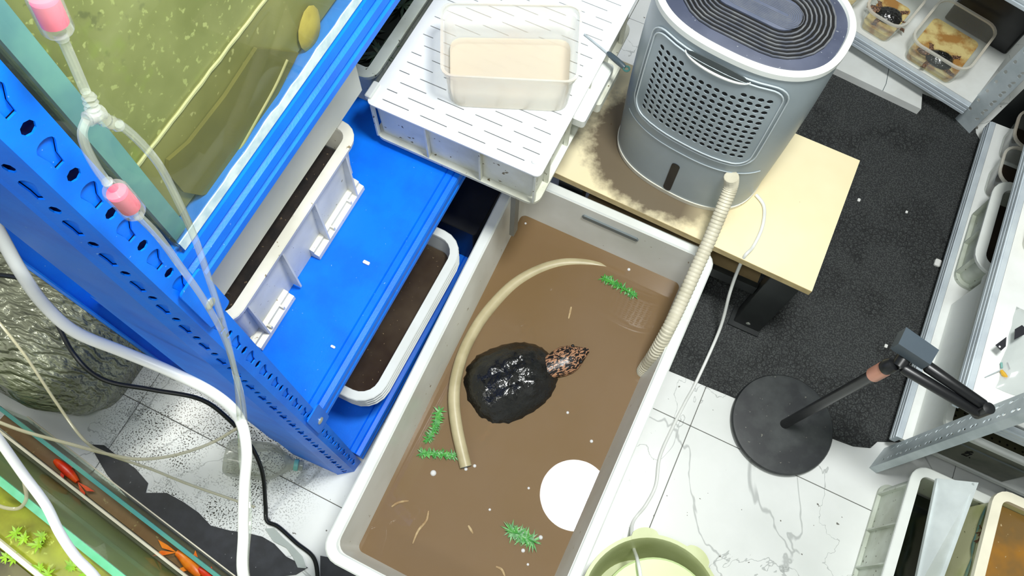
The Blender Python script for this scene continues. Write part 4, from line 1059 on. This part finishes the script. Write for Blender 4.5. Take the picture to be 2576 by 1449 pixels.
# ------------------------------------------------------------------ floor stand with folding arm
st = thing('floor_stand', 'black round based floor stand with a folded arm and rose gold collar', 'stand', (.475, .705, 0))
SB0 = P(1972, 1070, .02)
obj('base', MB().lathe([(.118, 0.0078), (.1275, .0085), (.129, .012), (.129, .020), (.126, .0245), (.118, .0255), (.03, .0262), (.0005, .0262)], (.474, .702, 0), n=64), mat('stand_base', (34, 37, 40), .5, c2=(62, 66, 66), scale=14, lo=.42, hi=.68, detail=8, specks=(90, .71, (116, 116, 106))), st)
pt_ = Vector((.490, .702, .555)); pb_ = Vector((.478, .702, .026))
obj('pole', MB().tube([pb_, pb_.lerp(pt_, .5), pt_], .0115, 20), 'black', st)
obj('collar', MB().tube([pb_.lerp(pt_, .905), pb_.lerp(pt_, .91), pb_.lerp(pt_, .99), pt_ + Vector((0, 0, .002))], [.0125, .0150, .0150, .0140], 24), 'rosegold', st)
jt = pt_ + Vector((0, 0, .014))
obj('joint', MB().lathe([(.004, -.016), (.013, -.012), (.016, 0), (.013, .012), (.004, .017)], jt, (.35, .3, 1), 20), 'black', st)
aend = P(2468, 1035, .585)
jt2 = P(2262, 905, .585)
adir = (aend - jt2); adir.z = 0; adir.normalize(); side = Vector((-adir.y, adir.x, 0))
for k, off in enumerate((-.010, .013)):
    s0 = jt2 + side * off + adir * (.012 + .03 * k); e0 = aend + side * off * .55; 
    lp = []
    for p, wd, hh in ((s0, .0095, .009), (s0.lerp(e0, .03), .0115, .011), (s0.lerp(e0, .95), .0100, .0095), (e0, .0075, .007)):
        lp.append([p + side * (wd * math.cos(q)) + Vector((0, 0, hh * math.sin(q) + .012 * k)) for q in [2 * PI * i / 14 for i in range(14)]])
    obj('arm', MB().loft(lp), 'black', st)
obj('elbow', MB().lathe([(.004, -.018), (.011, -.016), (.011, .026), (.004, .028)], aend, n=18), 'black', st)
obj('shoulder', MB().lathe([(.004, -.014), (.014, -.012), (.014, .012), (.004, .014)], jt2 + adir * .006, (side.x, side.y, .4), 18), 'black', st)
q = [P(x, y, .64) for x, y in ((2264, 862), (2345, 915), (2367, 878), (2284, 820))]
obj('clamp_block', MB().hexa([Vector((p.x, p.y, .602)) for p in q], [Vector((p.x, p.y, .634)) for p in q]), mat('clamp_grey', (76, 88, 98), .4), st)

# ------------------------------------------------------------------ crate, slab and orange tub by the steel post
wc = crate('grey_crate', 'grey white ribbed crate on the tiles beside the steel post', 'crate', .733, 1.16, .12, .690, .0005, .20, 'greycrate', lip=.018, taper=.004, r=.02, mr='white')
q = [P(2356, 1203, .195), P(2490, 1217, .195), P(2375, 1449, .195), P(2312, 1449, .195)]
sl_ = MB(); top4 = [Vector((P(2358, 1203, .20).x, P(2358, 1203, .20).y, .200)), Vector((P(2487, 1216, .20).x, .655, .200)), Vector((P(2375, 1447, .20).x, .30, .205)), Vector((P(2312, 1447, .20).x, .30, .205))]
top4 = [PY(2358, 1203, .662), PY(2462, 1214, .662), P(2350, 1520, .165), P(2292, 1520, .18)]
tag(obj('crate_dark_water', MB().loft([ring(.751, 1.142, .138, .672, .015, z, -.014) for z in (.05, .09)]), 'darkpond'), 'black water in the grey white crate by the steel post', 'water', kind='stuff')  # flat black block low in the crate
sl_.hexa([v - Vector((0, 0, .010)) for v in top4], top4)
tag(obj('white_slab', sl_, mat('slab_white', (224, 232, 232), .5, c2=(206, 214, 214), scale=12, specks=(40, .70, (176, 184, 182)))), 'flat white slab laid inside the grey white crate', 'slab')
OX = .868
ot = thing('amber_tub', 'yellowed plastic tub of orange water set inside the grey crate', 'tub', (1.0, .44, .01))
oa = (OX + .012, 1.13, .15, .665)
b = MB(); b.loft([ring(*oa, .02, .01, -.004), ring(*oa, .02, .285, 0), ring(*oa, .02, .285, -.005), ring(*oa, .02, .016, -.008)]); obj('body', b, 'yellowtub', ot)
c = MB(); c.loft([ring(*oa, .02, .280, .014), ring(*oa, .02, .295, .015), ring(*oa, .02, .295, -.006), ring(*oa, .02, .280, -.006)], closed=True); obj('rim', c, 'creamedge', ot)
tag(obj('amber_tub_water', MB().loft([ring(*oa, .018, z, -.0062) for z in (.10, .255)]), 'orangewater'), 'orange brown water in the yellowed tub', 'water', kind='stuff')
xw = OX + .011
fw = lambda u, v, d: Vector((xw - .0012 - d, u, v))
strokes('brown_mark', ot, [[(.600, .245), (.585, .262)], [(.590, .262), (.575, .250)], [(.583, .270), (.583, .240)], [(.575, .262), (.560, .248)], [(.566, .266), (.564, .240)]], fw, 'brownink', .0014)
strokes('brown_mark', ot, [[(.455, .235), (.445, .250)], [(.452, .252), (.438, .246)], [(.446, .256), (.446, .232)]], fw, 'brownink', .0012)
stn = MB(); pts = [(.645, .250), (.60, .240), (.56, .236), (.52, .243), (.47, .236), (.42, .240), (.36, .232)]
stn.tube(smooth([fw(u, v, 0.0) for u, v in pts], 6), [.001 + .006 * abs(math.sin(i * .37)) for i in range(37)], 6); stn.xform(lambda p: Vector((xw - .0012 + (p.x - xw + .0012) * .1, p.y, p.z)))
obj('blue_stain', stn, 'blueink', ot)

# ------------------------------------------------------------------ pale green basin
BC = Vector((.312, .135)); bs = thing('green_basin', 'pale green round basin with a lime lid standing on the marble tiles', 'basin', (BC.x, BC.y, 0))
obj('bowl', MB().lathe([(.10, .0005), (.115, .003), (.150, .17), (.158, .180), (.158, .186), (.150, .186), (.146, .178), (.112, .008), (.0005, .006)], (BC.x, BC.y, 0), n=56), 'basin', bs)
for aa in (2.05, 1.25, .25):
    tb = MB(); da_ = [(-.2 + .4 * k / 10) for k in range(11)]
    inn = [(BC.x + .150 * math.cos(aa + d), BC.y + .150 * math.sin(aa + d)) for d in da_]; out_ = [(BC.x + (.156 + .016 * math.sin(PI * k / 10) ** .5) * math.cos(aa + d), BC.y + (.156 + .016 * math.sin(PI * k / 10) ** .5) * math.sin(aa + d)) for k, d in enumerate(da_)]
    tb.prism(out_ + inn[::-1], .1790, .1868); obj('rim_tab', tb, 'basin', bs)
obj('lid', MB().lathe([(.122, .176), (.126, .178), (.126, .194), (.122, .198), (.0005, .199)], (BC.x + .015, BC.y - .012, 0), n=56), 'basinlid', bs)

# ------------------------------------------------------------------ long tanks at the near edge
YW = -.135
def TL(x, y, z, o):  # local along/behind -> world
    c_, s_ = math.cos(YW), math.sin(YW); return Vector((o[0] + x * c_ - y * s_, o[1] + x * s_ + y * c_, z))
def tl_box(o, x0, x1, y0, y1, z0, z1):
    return MB().hexa([TL(x, y, z0, o) for x, y in ((x0, y0), (x1, y0), (x1, y1), (x0, y1))], [TL(x, y, z1, o) for x, y in ((x0, y0), (x1, y0), (x1, y1), (x0, y1))])
OA = (-.93, -.162)
ga = thing('goldfish_tank', 'low long glass tank of goldfish on the floor beside the torn black mat', 'fish tank', (-.8, -.2, 0))
AH = .125
brownw = mat('brown_water', (136, 112, 76), .3, c2=(112, 84, 54), scale=8, detail=6, specks=(70, .69, (150, 136, 90)))
obj('back_pane', tl_box(OA, -.32, .62, -.005, 0, .0005, AH), 'glass', ga)
obj('base_edge', tl_box(OA, -.32, .62, 0.0002, .003, .0005, .004), 'creamedge', ga)
obj('pane_edge', tl_box(OA, -.32, .62, -.007, .0015, AH - .008, AH + .001), 'tealglass', ga)
obj('water', tl_box(OA, -.31, .61, -.040, -.006, .003, AH - .028), brownw, ga)
OB = (-.93, -.205)
gb = thing('planted_tank', 'tall long glass tank of yellow green planted water at the near edge', 'fish tank', (-.75, -.4, 0))
BH = .46
greenw = mat('yellow_green_water', (118, 118, 34), .3, c2=(150, 160, 44), scale=10, lo=.4, hi=.62, detail=6, specks=(60, .66, (176, 190, 80)))
greenp = mat('olive_pane', (140, 146, 86), .3, c2=(160, 168, 92), scale=7, lo=.38, hi=.64, detail=6, specks=(90, .69, (160, 170, 90)))
obj('back_pane', tl_box(OB, -.34, .62, -.006, 0, .0005, BH), 'glass', gb)
obj('pane_edge', tl_box(OB, -.34, .62, -.012, .001, BH - .004, BH + .002), 'greenglass', gb)
obj('base_trim', tl_box(OB, -.34, .62, .0005, .006, AH + .0, AH + .010), 'creamedge', gb)
obj('water', tl_box(OB, -.33, .61, -.40, -.014, .006, BH - .012), greenp, gb)
obj('water_top', tl_box(OB, -.33, .61, -.40, -.013, BH - .0118, BH - .010), greenw, gb)
obj('brace', tl_box(OB, -.33, .61, -.088, -.080, BH - .009, BH + .004), 'creamedge', gb)
obj('dark_bed', tl_box(OB, -.33, .61, -.40, -.094, BH - .0098, BH - .006), mat('plant_bed', (66, 60, 30), .4, c2=(96, 92, 52), scale=14, lo=.4, hi=.62, detail=6, specks=(60, .70, (150, 150, 90))), gb)
lv = MB()
for x, y, n_ in ((95, 1370, 12), (60, 1355, 10), (105, 1350, 10), (180, 1425, 12), (215, 1440, 10), (40, 1340, 8), (35, 1405, 8), (100, 1430, 9), (120, 1445, 8), (15, 1400, 7)):
    c_ = P(x, y, BH - .004)
    for q in range(n_):
        aa = 2 * PI * q / n_ + random.random() * .4; d = Vector((math.cos(aa), math.sin(aa), random.uniform(.1, .4))).normalized(); l = random.uniform(.010, .020); s = d.cross(Vector((0, 0, 1))).normalized() * .0024
        lv.add([c_ - s * .4, c_ + s * .4, c_ + d * l * .5 + s, c_ + d * l * .5 - s, c_ + d * l], [(0, 1, 2, 3), (3, 2, 4)])
tag(obj('tank_weed', lv, 'leaflime'), 'lime green leafy weed growing in the tall planted tank', 'water plant', kind='stuff')
def fish(label, pts, z, m, r=.012, group='goldfish in the low tank'):
    q = smooth([P(x, y, z) for x, y in pts], 6); n = len(q)
    th = thing('goldfish', label, 'fish', q[0], group)
    obj('body', MB().tube(q[:int(n * .72)], [r * max(.12, math.sin(PI * min(.12 + .85 * i / (n * .72), 1)) ** .8) for i in range(int(n * .72))], 12), m, th)
    k = int(n * .66); d = (q[-1] - q[k]); s = d.cross(Vector((0, 0, 1))).normalized() * r * 1.3
    b0 = q[k]
    for sg in (1, -1):
        tp = [b0, b0 + d * .5 + s * .6 * sg, q[-1] + s * sg, b0 + d * .7 + s * .15 * sg]
        obj('tail_fin', MB().hexa([v - Vector((0, 0, .0012)) for v in tp], tp), m, th)
    md = q[int(n * .3)]; dd = (q[int(n * .5)] - md); ss = dd.cross(Vector((0, 0, 1))).normalized() * r
    for sg in (1, -1):
        tp = [md + ss * .7 * sg, md + dd * .5 + ss * .8 * sg, md + dd * .8 + ss * 1.9 * sg, md + dd * .3 + ss * 1.5 * sg]
        obj('side_fin', MB().hexa([v - Vector((0, 0, .0012)) for v in tp], tp), m, th)
    return th
fz = AH - .018
fish('red goldfish swimming alone in the low tank', [(138, 1158), (165, 1180), (195, 1212), (225, 1248)], fz, 'red', .011)
fish('orange goldfish swimming head first past the teal glass edge', [(505, 1449), (480, 1420), (445, 1390), (390, 1378)], fz, 'orange', .014)
fish('red goldfish half hidden beside the orange one', [(545, 1475), (525, 1450), (500, 1430), (480, 1418)], fz + .004, 'red', .010)

# ------------------------------------------------------------------ crinkled sack, torn mat, bottle, film on the floor
sk = MB(); loops = []
NZ = 14
for i in range(NZ):
    t = i / (NZ - 1); z = .001 + .36 * t; bul = .03 * math.sin(PI * min(t * 1.1, 1)) - .07 * max(0, t - .75) * 4 * (t - .75) * 4
    base = ring(-1.62, -1.065, -.055, .36, .09, z, bul, 10)
    loops.append([Vector((p.x + .010 * noise.noise(Vector((p.x * 12, p.y * 12, z * 12))), p.y + .010 * noise.noise(Vector((p.y * 12, p.x * 12, z * 14 + 3))), max(z + .012 * noise.noise(Vector((p.x * 9, p.y * 9, z * 9 + 9))) * t, .001))) for p in base])
sk.loft(loops)
tag(obj('foil_sack', sk, 'sack'), 'big dark crinkled foil sack standing on the floor behind the white hose', 'sack')
mp_ = [(225, 1118), (262, 1120), (300, 1150), (340, 1178), (372, 1215), (366, 1240), (420, 1240), (460, 1262), (500, 1290), (530, 1322), (580, 1335), (620, 1340), (660, 1350), (690, 1368), (720, 1400), (775, 1428), (745, 1446), (690, 1452), (560, 1452), (430, 1350), (330, 1262), (270, 1195)]
mm_ = MB(); pp_ = [P(x, y, .002) for x, y in mp_]
mm_.loft([[Vector((p.x, p.y, z)) for p in pp_] for z in (.0004, .0035)])
tag(obj('torn_mat', mm_, 'mat'), 'torn strip of black mat lying between the goldfish tank and the grit', 'mat')
bt = thing('cloudy_bottle', 'cloudy plastic bottle with a teal cap ring lying on the gritty tiles', 'bottle', P(640, 1170, 0))
ax0, ax1 = P(572, 1150, .04), P(760, 1170, .03); ax1.z = .018; ax0.z = .049; L_ = (ax1 - ax0).length
obj('shell', MB().lathe([(.001, 0), (.040, .001), (.046, .012), (.046, L_ * .52), (.040, L_ * .64), (.020, L_ * .80), (.0125, L_ * .86), (.0125, L_), (.001, L_)], ax0, ax1 - ax0, 28), 'bottle', bt)
obj('cap_ring', MB().lathe([(.0128, 0), (.0145, .001), (.0145, .010), (.0128, .011)], ax0.lerp(ax1, .88), ax1 - ax0, 20), mat('teal_cap', (120, 190, 180), .4), bt)
fm = MB(); pf = [P(x, y, .001) for x, y in ((668, 1330), (690, 1328), (712, 1352), (735, 1372), (762, 1400), (772, 1430), (750, 1428), (738, 1400), (722, 1378), (690, 1362))]
fm.loft([[Vector((p.x, p.y, z)) for p in pf] for z in (.0036, .006)]); tag(obj('film_scrap', fm, 'palefilm'), 'grey plastic film scrap on the tiles beside the black cable', 'scrap')

# ------------------------------------------------------------------ hoses and cables in front of the rack
hose('white_hose', 'thick white hose hanging in front of the blue rack post', 'hose', [P(x, y, z) for x, y, z in ((-40, 520, 1.22), (0, 590, 1.2), (50, 680, 1.16), (110, 765, 1.10), (190, 835, 1.05), (310, 885, 1.0), (430, 935, .97), (540, 992, .94), (600, 1050, .92), (620, 1130, .90), (614, 1230, .87), (612, 1340, .84), (620, 1470, .82))] + [P(620, 1470, .82) + Vector(d) for d in ((.005, -.03, -.25), (.01, -.035, -.55), (.015, -.04, -.80))], .0075, 'hose_white', 10, 14)
hose('white_hose', 'white hose crossing over the planted tank at the near edge', 'hose', [P(x, y, z) for x, y, z in ((-30, 1070, .62), (0, 1110, .62), (60, 1195, .61), (115, 1270, .60), (150, 1340, .59), (190, 1400, .58), (250, 1470, .57))] + [P(250, 1470, .57) + Vector((.03, -.06, -.06)), P(250, 1470, .57) + Vector((.04, -.09, -.16))], .0082, 'hose_white', 10, 14)
hose('black_cable', 'black cable sagging from the foil sack down to the tub corner', 'cable', [P(x, y, z) for x, y, z in ((-30, 690, .50), (60, 705, .46), (120, 770, .43), (185, 890, .40), (260, 955, .36), (380, 980, .32), (500, 1003, .28), (570, 1050, .22), (630, 1120, .14), (660, 1190, .07), (668, 1270, .02), (672, 1310, .006), (700, 1325, .0055), (745, 1365, .0055), (790, 1405, .0055), (800, 1470, .0055))], .005, 'cable_black', 10, 10)
XH = -.405
hose('air_tube', 'clear air tube dropping from the connector past the blue beam end', 'tube', [PX(x, y, XH) for x, y in ((300, 312), (345, 350), (400, 415), (450, 510), (490, 600), (525, 700), (560, 810), (590, 930), (612, 1020))] + [P(622, 1150, .78), P(628, 1300, .76), P(630, 1470, .74)] + [P(630, 1470, .74) + Vector(d) for d in ((.01, -.03, -.3), (.02, -.035, -.70))], .0036, 'tubing', 10, 10, 'clear air tubes by the rack post')
hose('air_tube', 'clear air tube running below the lower pink valve along the post', 'tube', [PX(x, y, XH) for x, y in ((345, 540), (395, 590), (450, 665), (510, 750), (560, 840), (590, 930), (600, 1010))] + [P(606, 1150, .80), P(622, 1300, .78), P(612, 1470, .76)] + [P(612, 1470, .76) + Vector(d) for d in ((-.01, -.05, -.3), (-.02, -.06, -.72))], .0036, 'tubing', 10, 10, 'clear air tubes by the rack post')
hose('air_tube', 'clear air tube between the connector and the lower pink valve', 'tube', [PX(x, y, XH) for x, y in ((218, 300), (207, 335), (218, 375), (245, 425), (272, 462))], .0036, 'tubing', 10, 10, 'clear air tubes by the rack post')
hose('air_tube', 'clear air tube between the upper pink valve and the connector', 'tube', [PX(x, y, XH) for x, y in ((155, 92), (185, 160), (215, 230))], .0036, 'tubing', 10, 10, 'clear air tubes by the rack post')
hose('air_tube', 'clear air tube sagging from the near tank across the gritty tiles', 'tube', [P(x, y, z) for x, y, z in ((-20, 1055, .46), (60, 1085, .44), (180, 1118, .40), (270, 1142, .36), (350, 1155, .33), (440, 1145, .30), (530, 1115, .28), (600, 1075, .30))], .0034, 'tubing2', 10, 10, 'clear air tubes by the near tanks')
hose('air_tube', 'clear air tube crossing down over the foil sack', 'tube', [P(x, y, z) for x, y, z in ((-20, 790, .46), (60, 890, .45), (140, 1010, .42), (210, 1105, .38), (270, 1142, .345), (380, 1180, .28), (480, 1220, .22), (640, 1275, .12))], .0030, 'tubing2', 10, 10, 'clear air tubes by the near tanks')
hose('air_tube', 'clear air tube loop dipping into the planted tank', 'tube', [P(x, y, z) for x, y, z in ((52, 1170, .50), (62, 1220, .49), (66, 1255, .48), (48, 1278, .475), (15, 1278, .475), (-20, 1265, .48))], .0034, 'tubing2', 10, 10, 'clear air tubes by the near tanks')
yc = thing('tube_connector', 'clear three way tube connector in front of the green tank', 'connector', PX(228, 285, XH))
jc = PX(238, 290, XH)
obj('hub', MB().tube([jc + Vector((.0, -.006, .003)), jc, jc + Vector((0, .006, -.003))], .006, 12), 'clear', yc)
for e in ((222, 238), (216, 300), (302, 318)):
    p = PX(e[0], e[1], XH); q = [jc.lerp(p, k / 8) for k in range(9)]
    obj('barb', MB().tube(q, [.0046, .0058, .0046, .0058, .0044, .0056, .0044, .0054, .0042], 12), 'clear', yc)
def valve(label, a_, b_):
    A_, B_ = PX(*a_, XH), PX(*b_, XH); d = B_ - A_; th = thing('check_valve', label, 'valve', A_, 'pink check valves on the air tubes')
    L = d.length
    obj('shell', MB().lathe([(.003, 0), (.0045, .001), (.0045, L * .18), (.0095, L * .22), (.0105, L * .26), (.0105, L * .80), (.0095, L * .84), (.0045, L * .86), (.0045, L * .99), (.003, L)], A_, d, 20), 'clear', th)
    obj('core', MB().lathe([(.001, L * .30), (.0088, L * .31), (.0088, L * .70), (.001, L * .71)], A_, d, 20), 'pink', th)
valve('pink and clear check valve near the blue rack post', (268, 455), (350, 545))
valve('pink and clear check valve highest up in front of the green tank', (88, -50), (158, 100))

fl_ = [P(x, y, .001) for x, y in ((806, 1398), (880, 1412), (980, 1470), (900, 1530), (806, 1500))]
tag(obj('black_sheet', MB().loft([[Vector((p.x, p.y, z)) for p in fl_] for z in (.0004, .0030)]), 'mat'), 'flat black sheet on the tiles below the front rim of the turtle tub', 'sheet')
for x, y, s_, lb in ((922, 662, .006, 'larger white crumb on the blue middle shelf beside the soil crate'), (838, 873, .004, 'smaller white crumb on the blue middle shelf near the post')):
    c_ = P(x, y, .515)
    tag(obj('white_crumb', rbox(c_.x - s_ * 1.2, c_.x + s_ * 1.2, c_.y - s_ * .6, c_.y + s_ * .6, .5153, .5153 + s_ * .7, s_ * .3, s_ * .12), 'chip'), lb, 'crumb', 'white crumbs on the blue shelf')
# ------------------------------------------------------------------ crumbs on the rug
for x, y, s, lb in ((2357, 663, .011, 'largest white chip on the rug beside the steel shelf edge'), (2160, 504, .005, 'small white chip on the rug beside the bench corner'), (2280, 534, .004, 'tiny white chip on the rug halfway between bench and steel shelf'), (2228, 871, .005, 'small white chip on the rug beside the clamp of the stand')):
    c_ = P(x, y, .0075)
    tag(obj('white_chip', rbox(c_.x - s * .8, c_.x + s * .8, c_.y - s, c_.y + s, .0075, .0075 + s * .8, s * .4, s * .15), 'chip'), lb, 'chip', 'white chips on the rug')
